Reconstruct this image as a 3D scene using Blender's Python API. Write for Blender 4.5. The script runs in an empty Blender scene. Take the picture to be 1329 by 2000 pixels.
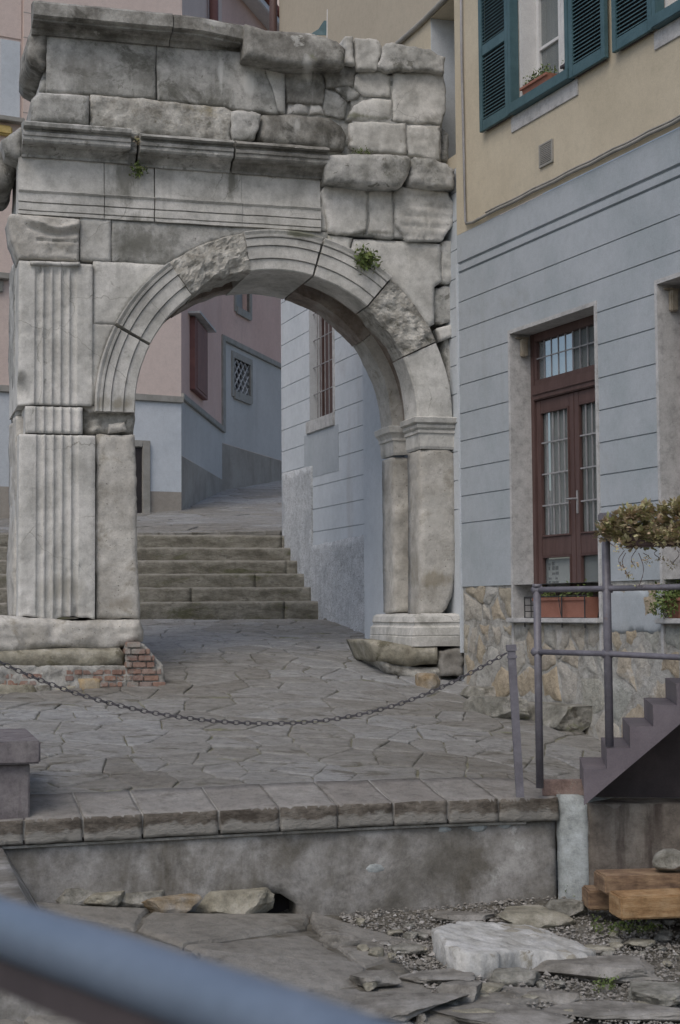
import bpy, bmesh, math, random
import numpy as np
from mathutils import Vector, Matrix, Euler
from mathutils.geometry import delaunay_2d_cdt
PI = math.pi
scene = bpy.context.scene
C = scene.collection

# ------------------------------------------------------------------ camera, sky, light, exposure
EYE = Vector((0, 0, 2.4)); FPX = 3100.0
PITCH = math.atan(192 / FPX); ROLL = -0.0075
cd = bpy.data.cameras.new('camera'); cam = bpy.data.objects.new('camera', cd); C.objects.link(cam)
cd.sensor_fit = 'VERTICAL'; cd.sensor_height = 23.6; cd.lens = FPX / 2000 * 23.6
cd.clip_start = 0.05; cd.clip_end = 500
RM = Euler((PI / 2 + PITCH, 0, 0)).to_matrix() @ Matrix.Rotation(ROLL, 3, 'Z')
cam.location = EYE; cam.rotation_euler = RM.to_euler()
cd.dof.use_dof = True; cd.dof.focus_distance = 16.0; cd.dof.aperture_fstop = 4.2
scene.camera = cam
world = bpy.data.worlds.new('World'); scene.world = world; world.use_nodes = True
wn = world.node_tree.nodes; wl = world.node_tree.links
sky = wn.new('ShaderNodeTexSky'); sky.sky_type = 'NISHITA'; sky.sun_disc = False
SUN_EL, SUN_AZ = math.radians(52), math.radians(205)      # azimuth from north (+Y), clockwise
sky.sun_elevation = SUN_EL; sky.sun_rotation = SUN_AZ
sky.air_density = 1.0; sky.dust_density = 3.0; sky.ozone_density = 1.0
bg = wn['Background']; bg.inputs[1].default_value = 0.11
wl.new(sky.outputs[0], bg.inputs[0])
sd = bpy.data.lights.new('sun', 'SUN'); sun = bpy.data.objects.new('sun', sd); C.objects.link(sun)
sd.energy = 0.7; sd.angle = math.radians(35); sd.color = (1.0, 0.96, 0.9)
sun.rotation_euler = Vector((math.sin(SUN_AZ) * math.cos(SUN_EL), math.cos(SUN_AZ) * math.cos(SUN_EL), math.sin(SUN_EL))).to_track_quat('Z', 'Y').to_euler()
scene.view_settings.view_transform = 'Standard'; scene.view_settings.look = 'None'
scene.view_settings.exposure = 0.26; scene.view_settings.gamma = 1.0

# ------------------------------------------------------------------ geometry of the view (only used to measure where things stand)
def ray(px, py):
    return RM @ Vector(((px - 664.5) / FPX, -(py - 1000) / FPX, -1))
def atD(px, py, D):
    d = ray(px, py); return EYE + d * (D / d.y)
def hdir(xv):
    lo, hi = 600., 1800.
    for _ in range(50):
        m = (lo + hi) / 2
        if ray(xv, m).z > 0: lo = m
        else: hi = m
    d = ray(xv, lo); return Vector((d.x, d.y)).normalized()
def onz(px, py, z):
    d = ray(px, py); return EYE + d * ((z - EYE.z) / d.z)
class Fr:                                                   # a vertical plane: u along it, w into it, z up
    def __init__(s, p, d):
        s.p = Vector((p[0], p[1])); s.d = Vector(d).normalized(); s.n = Vector((-s.d.y, s.d.x))
    def uv(s, px, py, w=0.):
        r = ray(px, py); q = s.p + s.n * w
        t = (q.x * s.n.x + q.y * s.n.y) / (r.x * s.n.x + r.y * s.n.y)
        P = EYE + r * t; e = Vector((P.x, P.y)) - q
        return (e.dot(s.d), P.z)
    def P(s, u, w, z):
        return Vector((s.p.x + s.d.x * u + s.n.x * w, s.p.y + s.d.y * u + s.n.y * w, z))
    def loc(s, P):
        e = Vector((P[0], P[1])) - s.p; return e.dot(s.d), e.dot(s.n)
    def uz(s, px, py, w=0.): return s.uv(px, py, w)
ARC = Fr(atD(545, 1190, 16.4), hdir(11800))
B1 = Fr(atD(900, 1190, 16.72), -hdir(-630))
B2 = Fr(atD(745, 1190, 19.07), -hdir(-400))
B3A = Fr(atD(355, 1190, 27.), hdir(6200))
_a, _b = atD(355, 1190, 27.), atD(435, 1190, 32.)
B3B = Fr(_a, Vector((_b.x - _a.x, _b.y - _a.y)))
B3C = Fr(_b, hdir(1500))
EDG = Fr(atD(664, 1190, 11.6), ARC.d)                       # terrace edge
STP = Fr(atD(625, 1190, 21.3), ARC.d)                       # foot of the steps

# ------------------------------------------------------------------ noise
def _h(i, j, k, s):
    n = (i * 374761393 + j * 668265263 + k * 2147483647 + s * 974634777) & 0xFFFFFFFF
    n = ((n ^ (n >> 13)) * 1274126177) & 0xFFFFFFFF
    n = ((n ^ (n >> 16)) * 2246822519) & 0xFFFFFFFF
    return ((n ^ (n >> 15)) & 0xFFFF) / 65535.0 * 2 - 1
def vn(P, s=0):
    P = np.asarray(P, float); I = np.floor(P).astype(np.int64); f = P - I; f = f * f * (3 - 2 * f); r = 0
    for a in (0, 1):
        for b in (0, 1):
            for c in (0, 1):
                wt = (f[:, 0] if a else 1 - f[:, 0]) * (f[:, 1] if b else 1 - f[:, 1]) * (f[:, 2] if c else 1 - f[:, 2])
                r = r + wt * _h(I[:, 0] + a, I[:, 1] + b, I[:, 2] + c, s)
    return r
def fbm(P, sc=1., o=3, s=0):
    P = np.asarray(P, float) * sc; r = 0; a = 1.
    for k in range(o):
        r = r + a * vn(P * 2 ** k + k * 17.3, s + k); a *= .5
    return r

# ------------------------------------------------------------------ materials
def mat(name, cols, sc=2.0, detail=8, rough=.9, bump=.3, bsc=40, stretch=(1, 1, 1), stain=None, streak=None, attr=None, attrcols=None,
        metal=0., crack=None, speck=None, spec=.2, moss=None, bdist=.01):
    m = bpy.data.materials.new(name); m.use_nodes = True; N = m.node_tree.nodes; L = m.node_tree.links
    b = N['Principled BSDF']; b.inputs['Roughness'].default_value = rough; b.inputs['Metallic'].default_value = metal
    b.inputs['Specular IOR Level'].default_value = spec
    tc = N.new('ShaderNodeTexCoord'); mp = N.new('ShaderNodeMapping'); mp.inputs['Scale'].default_value = stretch
    L.new(tc.outputs['Object'], mp.inputs[0])
    def noise(s, d=6, r=.6, vec=None, dist=0.):
        n = N.new('ShaderNodeTexNoise'); n.inputs['Scale'].default_value = s; n.inputs['Detail'].default_value = d
        n.inputs['Roughness'].default_value = r; n.inputs['Distortion'].default_value = dist
        L.new((vec or mp.outputs[0]), n.inputs['Vector']); return n.outputs[0]
    def ramp(inp, st):
        r = N.new('ShaderNodeValToRGB'); e = r.color_ramp.elements
        e[0].position = st[0][0]; e[0].color = (*st[0][1], 1); e[1].position = st[-1][0]; e[1].color = (*st[-1][1], 1)
        for p, c in st[1:-1]:
            x = e.new(p); x.color = (*c, 1)
        L.new(inp, r.inputs[0]); return r.outputs[0]
    def mix(a, bb, fac, mode='MIX'):
        x = N.new('ShaderNodeMix'); x.data_type = 'RGBA'; x.blend_type = mode
        for s, v in ((x.inputs[6], a), (x.inputs[7], bb), (x.inputs[0], fac)):
            if isinstance(v, (int, float)): s.default_value = v
            elif isinstance(v, tuple): s.default_value = (*v, 1)
            else: L.new(v, s)
        return x.outputs[2]
    n = len(cols)
    col = ramp(noise(sc, detail, .65), [(.37 + .26 * i / max(1, n - 1), c) for i, c in enumerate(cols)]) if n > 1 else None
    if col is None:
        rgb = N.new('ShaderNodeRGB'); rgb.outputs[0].default_value = (*cols[0], 1); col = rgb.outputs[0]
    if attr:
        a = N.new('ShaderNodeAttribute'); a.attribute_name = attr
        k = len(attrcols); ac = ramp(a.outputs['Fac'], [(i / (k - 1), c) for i, c in enumerate(attrcols)])
        col = mix(ac, col, .35)
    if streak:
        ms = N.new('ShaderNodeMapping'); ms.inputs['Scale'].default_value = (1, 1, streak[3] if len(streak) > 3 else .12)
        L.new(tc.outputs['Object'], ms.inputs[0])
        f = ramp(noise(streak[1], 5, .6, ms.outputs[0]), [(streak[2], (0, 0, 0)), (streak[2] + .16, (1, 1, 1))])
        col = mix(col, streak[0], f)
    if stain:
        for (c, s, th, wd) in stain:
            f = ramp(noise(s, 7, .68, None, .4), [(th, (0, 0, 0)), (th + wd, (.85, .85, .85))])
            col = mix(col, c, f)
    if crack:
        v = N.new('ShaderNodeTexVoronoi'); v.feature = 'DISTANCE_TO_EDGE'; v.inputs['Scale'].default_value = crack[1]
        nd = N.new('ShaderNodeTexNoise'); nd.inputs['Scale'].default_value = crack[1] * 1.7; nd.inputs['Detail'].default_value = 5
        L.new(tc.outputs['Object'], nd.inputs['Vector'])
        vm = N.new('ShaderNodeVectorMath'); vm.operation = 'MULTIPLY_ADD'; vm.inputs[1].default_value = (.5, .5, .5)
        L.new(nd.outputs['Color'], vm.inputs[0]); L.new(tc.outputs['Object'], vm.inputs[2]); L.new(vm.outputs[0], v.inputs['Vector'])
        f = ramp(v.outputs['Distance'], [(0., (1, 1, 1)), (crack[2], (0, 0, 0))])
        g = ramp(noise(crack[1] * .8, 3), [(.5, (0, 0, 0)), (.6, (1, 1, 1))])
        f = mix(f, g, 1., 'MULTIPLY'); col = mix(col, crack[0], f)
    if speck:
        f = ramp(noise(speck[1], 2, .5), [(speck[2], (0, 0, 0)), (speck[2] + .06, (1, 1, 1))])
        col = mix(col, speck[0], f)
    md = (.5 if name in ('pale_limestone', 'pitted_limestone') else .8) if bump >= .4 else .2
    col = mix(col, ramp(noise(11, 15, .78, tc.outputs['Object']), [(.34, (.62,) * 3), (.5, (1.05,) * 3), (.68, (1.3,) * 3)]), md, 'MULTIPLY')
    fine = noise(90, 3, .6); col = mix(col, ramp(fine, [(.25, (.84,) * 3), (.75, (1.1,) * 3)]), .8, 'MULTIPLY')
    L.new(col, b.inputs['Base Color'])
    if bump:
        bp = N.new('ShaderNodeBump'); bp.inputs['Strength'].default_value = bump; bp.inputs['Distance'].default_value = bdist
        L.new(noise(bsc, 8, .7), bp.inputs['Height'])
        bq = N.new('ShaderNodeBump'); bq.inputs['Strength'].default_value = bump * .7; bq.inputs['Distance'].default_value = bdist * 1.3
        L.new(noise(bsc * .38, 6, .7), bq.inputs['Height']); L.new(bp.outputs[0], bq.inputs['Normal'])
        L.new(bq.outputs[0], b.inputs['Normal'])
    return m
GR = (.045, .043, .036)
M = {}
M['pale'] = mat('pale_limestone', [(.40, .395, .37), (.54, .535, .505), (.64, .63, .60)], 2.6, detail=14, stain=[((.33, .325, .295), 1.5, .61, .08), ((.20, .20, .165), 1.1, .68, .07), ((.33, .32, .29), 7, .64, .05)], streak=((.40, .395, .37), 4, .57), crack=((.24, .235, .205), 1.15, .0045), bump=.5, bsc=22)
M['grey'] = mat('grey_weathered_limestone', [(.24, .24, .222), (.37, .37, .35), (.50, .495, .475)], 3.4, detail=15, stain=[((.14, .14, .122), 2.0, .55, .07), ((.58, .575, .55), 2.2, .655, .03), ((.17, .17, .15), 8, .60, .05)], streak=((.44, .437, .415), 7, .60, .06), bump=.7, bsc=22)
M['dark'] = mat('blackened_limestone', [(.14, .135, .12), (.25, .245, .225), (.38, .375, .35)], 3.6, detail=15, stain=[((.10, .097, .085), 2.2, .57, .07), ((.48, .48, .455), 2.6, .62, .03), ((.2, .21, .13), 2.9, .66, .08)], streak=((.40, .395, .37), 9, .62, .06), bump=.8, bsc=26)
M['rough'] = mat('broken_limestone', [(.26, .25, .22), (.42, .41, .375), (.56, .55, .51)], 6, detail=12, stain=[((.15, .145, .11), 5, .58, .1), ((.30, .27, .19), 2, .62, .1)], bump=1, bsc=30, bdist=.02)
M['pit'] = mat('pitted_limestone', [(.36, .345, .31), (.47, .455, .42), (.56, .545, .505)], 3, detail=12, stain=[((.30, .275, .225), 3, .57, .12), ((.2, .19, .155), 1.6, .67, .1)], speck=((.2, .19, .16), 42, .68), bump=.7, bsc=40)
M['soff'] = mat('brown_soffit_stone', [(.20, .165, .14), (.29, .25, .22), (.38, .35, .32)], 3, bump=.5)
M['sand'] = mat('worn_sandstone', [(.2, .185, .145), (.29, .275, .22), (.38, .36, .305)], 4, detail=14, stain=[((.14, .13, .09), 3, .58, .06)], bump=.9, bsc=22, bdist=.015)
M['brick'] = mat('old_brick', [(.22, .14, .115), (.30, .2, .165), (.34, .28, .25)], 8, attr='cell', attrcols=[(.23, .18, .165), (.32, .19, .14), (.30, .23, .2), (.34, .2, .14), (.31, .27, .25)], stain=[((.34, .325, .295), 5, .54, .06)], bump=.9)
M['mortar'] = mat('lime_mortar', [(.28, .27, .245), (.38, .375, .35), (.46, .455, .43)], 6, bump=.9, bsc=30, bdist=.02, stain=[((.3, .25, .17), 3, .62, .1)])
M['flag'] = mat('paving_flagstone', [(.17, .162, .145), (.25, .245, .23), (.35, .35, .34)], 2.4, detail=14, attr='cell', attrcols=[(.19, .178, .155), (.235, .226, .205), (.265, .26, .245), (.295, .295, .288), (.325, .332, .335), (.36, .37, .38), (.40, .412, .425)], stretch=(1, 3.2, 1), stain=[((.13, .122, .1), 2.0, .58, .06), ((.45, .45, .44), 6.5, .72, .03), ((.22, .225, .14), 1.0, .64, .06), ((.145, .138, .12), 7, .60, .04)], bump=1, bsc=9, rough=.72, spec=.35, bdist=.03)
M['joint'] = mat('paving_joint', [(.12, .115, .08), (.2, .195, .145), (.32, .315, .28)], 5, bump=.8, stain=[((.19, .205, .10), 2.4, .55, .1)])
M['kerb'] = mat('kerb_sandstone', [(.2, .19, .172), (.255, .243, .225), (.315, .305, .288)], 3, detail=14, attr='cell', attrcols=[(.215, .2, .185), (.25, .24, .225), (.28, .27, .255)], stain=[((.16, .148, .13), 3, .6, .08), ((.36, .355, .34), 5, .68, .05)], bump=.9)
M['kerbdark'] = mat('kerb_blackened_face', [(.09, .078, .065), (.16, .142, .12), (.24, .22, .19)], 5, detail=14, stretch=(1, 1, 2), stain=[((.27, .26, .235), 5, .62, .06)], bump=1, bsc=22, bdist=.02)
M['kerbpale'] = mat('kerb_pale_layer', [(.22, .21, .185), (.31, .30, .28), (.38, .37, .345)], 6, detail=14, stretch=(1, 1, 3.5), stain=[((.17, .155, .13), 4, .58, .06)], bump=1, bsc=22, bdist=.015)
M['conc'] = mat('stained_concrete', [(.15, .142, .125), (.21, .202, .185), (.31, .302, .288), (.39, .385, .37)], 1.6, detail=14, stain=[((.48, .485, .47), 1.5, .66, .03), ((.135, .125, .105), 1.9, .52, .14)], streak=((.15, .14, .12), 3.4, .52, .2), bump=.5, bsc=30)
M['limeconc'] = mat('lime_stained_concrete', [(.25, .27, .27), (.36, .39, .39), (.44, .48, .49)], 4, streak=((.2, .2, .185), 9, .6), bump=.6)
M['brownconc'] = mat('brown_stained_concrete', [(.12, .105, .09), (.19, .168, .145), (.26, .24, .21)], 3, streak=((.085, .07, .062), 7, .52), bump=.5)
M['step'] = mat('worn_step_stone', [(.14, .132, .11), (.21, .202, .172), (.28, .272, .24)], 5, detail=14, stain=[((.12, .122, .075), 2, .55, .08), ((.12, .113, .095), 5, .6, .06)], speck=((.36, .35, .32), 40, .72), stretch=(.6, .6, 1.6), bump=1, bsc=30, bdist=.012)
M['nosing'] = mat('worn_step_edge', [(.3, .295, .27), (.38, .375, .35)], 5, detail=12, stain=[((.2, .19, .165), 4, .6, .08)], bump=.8)
M['soil'] = mat('damp_soil', [(.11, .10, .08), (.165, .155, .13), (.23, .22, .195)], 5, bump=1, bsc=20, bdist=.03)
M['gravel'] = mat('mixed_gravel', [(.2, .19, .17), (.3, .29, .27)], 16, attr='cell', attrcols=[(.16, .145, .125), (.25, .235, .21), (.2, .185, .16), (.33, .32, .30), (.22, .2, .175), (.56, .55, .53)], bump=.3)
M['rock'] = mat('rubble_rock', [(.17, .165, .14), (.25, .245, .215), (.34, .33, .30)], 5, detail=14, stain=[((.21, .22, .13), 2.6, .58, .06), ((.12, .11, .09), 4, .58, .06)], bump=1, bsc=20, bdist=.02)
M['rockgrey'] = mat('grey_flat_rock', [(.15, .142, .125), (.22, .21, .19), (.29, .28, .26)], 3, detail=12, stain=[((.11, .102, .085), 3, .6, .12)], bump=.8, bsc=20)
M['whiterock'] = mat('white_marble_rock', [(.36, .355, .33), (.47, .47, .45), (.57, .57, .555)], 4, detail=14, stain=[((.27, .25, .2), 2.6, .55, .06), ((.2, .18, .14), 5, .62, .04)], bump=.9, bsc=24)
M['tuff'] = mat('plinth_rubble', [(.34, .325, .28), (.44, .42, .38)], 6, detail=14, attr='cell', attrcols=[(.42, .42, .40), (.42, .31, .17), (.35, .37, .345), (.36, .265, .15), (.47, .47, .45), (.31, .335, .315), (.42, .33, .21), (.45, .44, .415)], stain=[((.50, .50, .485), 2.0, .575, .07), ((.27, .25, .21), 5, .62, .06)], bump=1, bsc=18, bdist=.025)
M['white'] = mat('pale_blue_grey_render', [(.355, .395, .42), (.40, .435, .465), (.43, .465, .495)], 1.0, detail=12, stain=[((.35, .37, .38), .9, .58, .14), ((.45, .48, .5), 1.7, .66, .08)], streak=((.365, .39, .405), 2.2, .6), bump=.1, bsc=50)
M['white2'] = mat('white_grey_render', [(.50, .54, .575), (.54, .58, .615), (.575, .61, .645)], 1.2, detail=12, stain=[((.46, .48, .50), .9, .6, .14)], streak=((.50, .52, .54), 2.5, .6), bump=.1, bsc=50)
M['pebble'] = mat('grey_pebble_dash', [(.44, .46, .48), (.52, .545, .565), (.57, .59, .61)], 3, speck=((.3, .31, .32), 60, .56), bump=1, bsc=70, bdist=.012)
M['greyplaster'] = mat('blue_grey_plaster', [(.45, .445, .43), (.48, .475, .46), (.51, .505, .49)], .8, detail=12, streak=((.43, .42, .405), 2, .58), bump=.12)
M['brownplaster'] = mat('brown_dado_plaster', [(.28, .255, .225), (.325, .30, .265), (.36, .335, .30)], 1.5, detail=12, streak=((.25, .225, .195), 4, .56), bump=.3)
M['yellow'] = mat('cream_yellow_render', [(.49, .435, .33), (.53, .47, .36), (.56, .50, .385)], .9, stain=[((.46, .415, .325), .7, .58, .2), ((.58, .52, .41), 1.6, .64, .1)], streak=((.49, .44, .345), 2.5, .6), bump=.08, bsc=60)
M['beige'] = mat('beige_render', [(.44, .39, .31), (.47, .42, .335)], .8, bump=.08)
M['pink'] = mat('pink_render', [(.58, .41, .355), (.62, .445, .39), (.64, .47, .41)], .8, detail=12, stain=[((.54, .39, .34), .8, .58, .12)], streak=((.55, .4, .35), 2, .6), bump=.08)
M['palepink'] = mat('pale_pink_render', [(.60, .50, .455), (.64, .54, .49)], .8, detail=12, stain=[((.56, .47, .43), .8, .58, .12)], streak=((.57, .48, .43), 2, .6), bump=.08)
M['trim'] = mat('grey_stone_trim', [(.27, .265, .24), (.34, .33, .305)], 5, bump=.3)
M['palejamb'] = mat('pale_stone_jamb', [(.42, .42, .415), (.50, .50, .495)], 3, speck=((.33, .33, .32), 50, .68), bump=.4, bsc=50)
M['wood'] = mat('red_brown_painted_wood', [(.085, .05, .045), (.115, .07, .064)], 4, stretch=(4, 4, .5), rough=.55, bump=.2, spec=.4)
M['shutred'] = mat('dark_red_shutter', [(.17, .085, .08), (.21, .105, .095)], 4, rough=.6, bump=.2)
M['teal'] = mat('teal_painted_wood', [(.055, .11, .125), (.075, .14, .158)], 5, rough=.5, bump=.15, spec=.4)
M['whitewood'] = mat('white_painted_wood', [(.62, .62, .62), (.68, .68, .67)], 4, rough=.5, bump=.05)
M['iron'] = mat('grey_painted_iron', [(.12, .115, .135), (.175, .17, .195)], 8, rough=.45, bump=.2, spec=.5, stain=[((.13, .07, .045), 7, .655, .04), ((.24, .24, .26), 5, .66, .05)])
M['purpleiron'] = mat('purple_grey_stair_paint', [(.115, .10, .115), (.165, .145, .162)], 2.2, detail=12, rough=.5, bump=.2, spec=.4, stain=[((.12, .08, .06), 4, .66, .04), ((.2, .185, .2), 2, .62, .1)])
M['chainiron'] = mat('dull_dark_iron', [(.07, .068, .075), (.11, .105, .115)], 8, rough=.6, bump=0)
M['bar'] = mat('pale_iron_grille', [(.26, .26, .27), (.34, .34, .35)], 8, rough=.5, bump=0)
M['darkiron'] = mat('black_wrought_iron', [(.03, .03, .032), (.05, .05, .052)], 8, rough=.5, bump=0)
M['bluerail'] = mat('blue_grey_painted_handrail', [(.125, .165, .225), (.15, .19, .25)], 3, rough=.45, bump=.04, spec=.5)
M['railunder'] = mat('dark_primer_and_shade', [(.065, .055, .058), (.09, .075, .078)], 3, rough=.6, bump=.04)  # dark metal; on the panel under the stair its colour stands for shade
M['terra'] = mat('terracotta_plastic', [(.31, .145, .105), (.36, .175, .13)], 6, rough=.7, bump=.15)
M['timber'] = mat('brown_sawn_timber', [(.15, .10, .07), (.23, .155, .10), (.31, .22, .14)], 3, stretch=(2, 2, 9), bump=.5, bsc=30, speck=((.12, .075, .045), 5, .7))
M['tile'] = mat('red_roof_tile', [(.2, .07, .05), (.28, .1, .075)], 6, bump=.5)
M['leaf'] = mat('green_leaf', [(.06, .10, .03), (.11, .16, .05), (.17, .2, .08)], 9, rough=.6, bump=0)
M['sedum'] = mat('red_tinged_succulent', [(.12, .15, .05), (.24, .2, .09), (.3, .17, .12), (.33, .25, .14)], 9, rough=.6, bump=0)
M['curtain'] = mat('grey_white_curtain', [(.22, .235, .235), (.34, .355, .355)], 3, stretch=(14, 14, .3), bump=.2, bsc=8)
M['inside'] = mat('dark_room', [(.03, .028, .03), (.05, .045, .048)], 2, bump=0)
M['poster'] = mat('white_poster_paper', [(.5, .52, .5), (.56, .58, .56)], 3, bump=0)
M['ink'] = mat('black_ink', [(.05, .05, .05), (.07, .07, .07)], 3, bump=0)
M['lamp'] = mat('dull_brass_lamp', [(.28, .24, .18), (.4, .36, .3)], 8, rough=.4, bump=0)
M['ochre'] = mat('ochre_awning', [(.5, .38, .14), (.58, .45, .2)], 4, bump=.1)
M['orange'] = mat('salmon_render', [(.43, .26, .19), (.47, .29, .22)], 1, bump=.1)
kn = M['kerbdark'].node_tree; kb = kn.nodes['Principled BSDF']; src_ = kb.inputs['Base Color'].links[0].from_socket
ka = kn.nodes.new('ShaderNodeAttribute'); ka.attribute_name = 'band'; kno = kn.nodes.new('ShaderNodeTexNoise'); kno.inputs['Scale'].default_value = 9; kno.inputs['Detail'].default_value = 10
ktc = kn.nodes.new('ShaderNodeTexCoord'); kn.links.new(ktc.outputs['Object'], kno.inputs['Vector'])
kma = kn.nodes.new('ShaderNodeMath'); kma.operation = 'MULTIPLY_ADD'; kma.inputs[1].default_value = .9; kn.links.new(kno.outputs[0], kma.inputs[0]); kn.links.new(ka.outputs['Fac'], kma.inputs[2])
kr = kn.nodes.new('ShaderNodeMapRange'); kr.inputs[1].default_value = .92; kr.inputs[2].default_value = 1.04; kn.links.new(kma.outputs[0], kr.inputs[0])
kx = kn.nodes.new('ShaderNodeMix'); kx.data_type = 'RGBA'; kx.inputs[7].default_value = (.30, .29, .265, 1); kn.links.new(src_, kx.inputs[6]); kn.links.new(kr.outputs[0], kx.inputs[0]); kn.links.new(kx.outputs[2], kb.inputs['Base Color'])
M['ochrestone'] = mat('ochre_stone', [(.27, .19, .10), (.36, .27, .155), (.38, .33, .25)], 4, detail=12, bump=.8)
g = bpy.data.materials.new('window_glass'); g.use_nodes = True; gb = g.node_tree.nodes['Principled BSDF']
gb.inputs['Base Color'].default_value = (.3, .33, .33, 1); gb.inputs['Roughness'].default_value = .2; gb.inputs['Alpha'].default_value = .35; gb.inputs['IOR'].default_value = 1.3
gb.inputs['Specular IOR Level'].default_value = .22
M['glass'] = g

# ------------------------------------------------------------------ object helpers
def empty(name, loc, label, cat, group=None, kind=None):
    o = bpy.data.objects.new(name, None); C.objects.link(o); o.location = loc; o.empty_display_size = .2
    o['label'] = label; o['category'] = cat
    if group: o['group'] = group
    if kind: o['kind'] = kind
    return o
def rootloc(p):
    L_ = Vector((0, 0, 0))
    while p is not None: L_ = L_ + p.location; p = p.parent
    return L_
def make(name, V, F, m, parent=None, smooth=False, cell=None, label=None, cat=None, group=None, kind=None, recalc=True, mats=None, fmi=None, origin=None):
    V = [Vector(v) for v in V]
    if parent is not None: off = rootloc(parent)
    else:
        if origin is None:
            a = np.array([tuple(v) for v in V]); mn = a.min(0); mx = a.max(0); origin = Vector(((mn[0] + mx[0]) / 2, (mn[1] + mx[1]) / 2, mn[2]))
        off = Vector(origin)
    me = bpy.data.meshes.new(name); me.from_pydata([tuple(v - off) for v in V], [], F)
    if cell is not None:
        at = me.attributes.new('cell', 'FLOAT', 'FACE'); at.data.foreach_set('value', np.array(cell, dtype=np.float32))
    me.materials.append(M[m] if isinstance(m, str) else m)
    if mats:
        for k in mats: me.materials.append(M[k])
        me.polygons.foreach_set('material_index', fmi)
    if recalc:
        bm = bmesh.new(); bm.from_mesh(me); bmesh.ops.recalc_face_normals(bm, faces=bm.faces); bm.to_mesh(me); bm.free()
    if smooth is True: me.polygons.foreach_set('use_smooth', [True] * len(me.polygons))
    elif smooth: me.polygons.foreach_set('use_smooth', smooth)
    o = bpy.data.objects.new(name, me); C.objects.link(o)
    if parent is not None: o.parent = parent
    else: o.location = off
    for k, v in (('label', label), ('category', cat), ('group', group), ('kind', kind)):
        if v: o[k] = v
    return o
class MB:
    def __init__(s): s.V = []; s.F = []; s.cell = []; s.sm = []
    def add(s, V, F, c=0., sm=False):
        k = len(s.V); s.V += [Vector(v) for v in V]; s.F += [tuple(i + k for i in f) for f in F]
        s.cell += [c] * len(F); s.sm += [sm] * len(F); return s
    def box(s, fr, u0, u1, w0, w1, z0, z1, c=0., bev=0.):
        us = sorted((u0, u1)); ws = sorted((w0, w1)); zs = sorted((z0, z1))
        if not bev:
            V = [fr.P(u, w, z) for u in us for w in ws for z in zs]
            F = [(0, 1, 3, 2), (4, 6, 7, 5), (0, 4, 5, 1), (2, 3, 7, 6), (0, 2, 6, 4), (1, 5, 7, 3)]
            return s.add(V, F, c)
        bm = bmesh.new(); bmesh.ops.create_cube(bm, size=1.)
        for v in bm.verts:
            v.co = Vector((us[0] + (v.co.x + .5) * (us[1] - us[0]), ws[0] + (v.co.y + .5) * (ws[1] - ws[0]), zs[0] + (v.co.z + .5) * (zs[1] - zs[0])))
        bmesh.ops.bevel(bm, geom=bm.edges[:], offset=bev, segments=2, affect='EDGES')
        bm.verts.index_update()
        s.add([fr.P(*v.co) for v in bm.verts], [tuple(v.index for v in f.verts) for f in bm.faces], c); bm.free(); return s
    def tube(s, pts, r, n=8, c=0.):
        pts = [Vector(p) for p in pts]; m_ = len(pts); V = []
        for i, p in enumerate(pts):
            t = (pts[min(i + 1, m_ - 1)] - pts[max(i - 1, 0)]).normalized()
            a = t.cross(Vector((0, 0, 1)));
            if a.length < .05: a = t.cross(Vector((1, 0, 0)))
            a.normalize(); b = t.cross(a); rr = r[i] if isinstance(r, (list, tuple)) else r
            V += [p + (a * math.cos(2 * PI * k / n) + b * math.sin(2 * PI * k / n)) * rr for k in range(n)]
        F = [(i * n + k, i * n + (k + 1) % n, (i + 1) * n + (k + 1) % n, (i + 1) * n + k) for i in range(m_ - 1) for k in range(n)]
        F += [tuple(range(n - 1, -1, -1)), tuple((m_ - 1) * n + k for k in range(n))]
        return s.add(V, F, c, True)
    def build(s, name, m, parent=None, smooth=False, **k):
        return make(name, s.V, s.F, m, parent, smooth=(s.sm if smooth == 'auto' else smooth), cell=s.cell, **k)
FW = Fr((0, 0), (1, 0))                                     # the world axes as a frame

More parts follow.
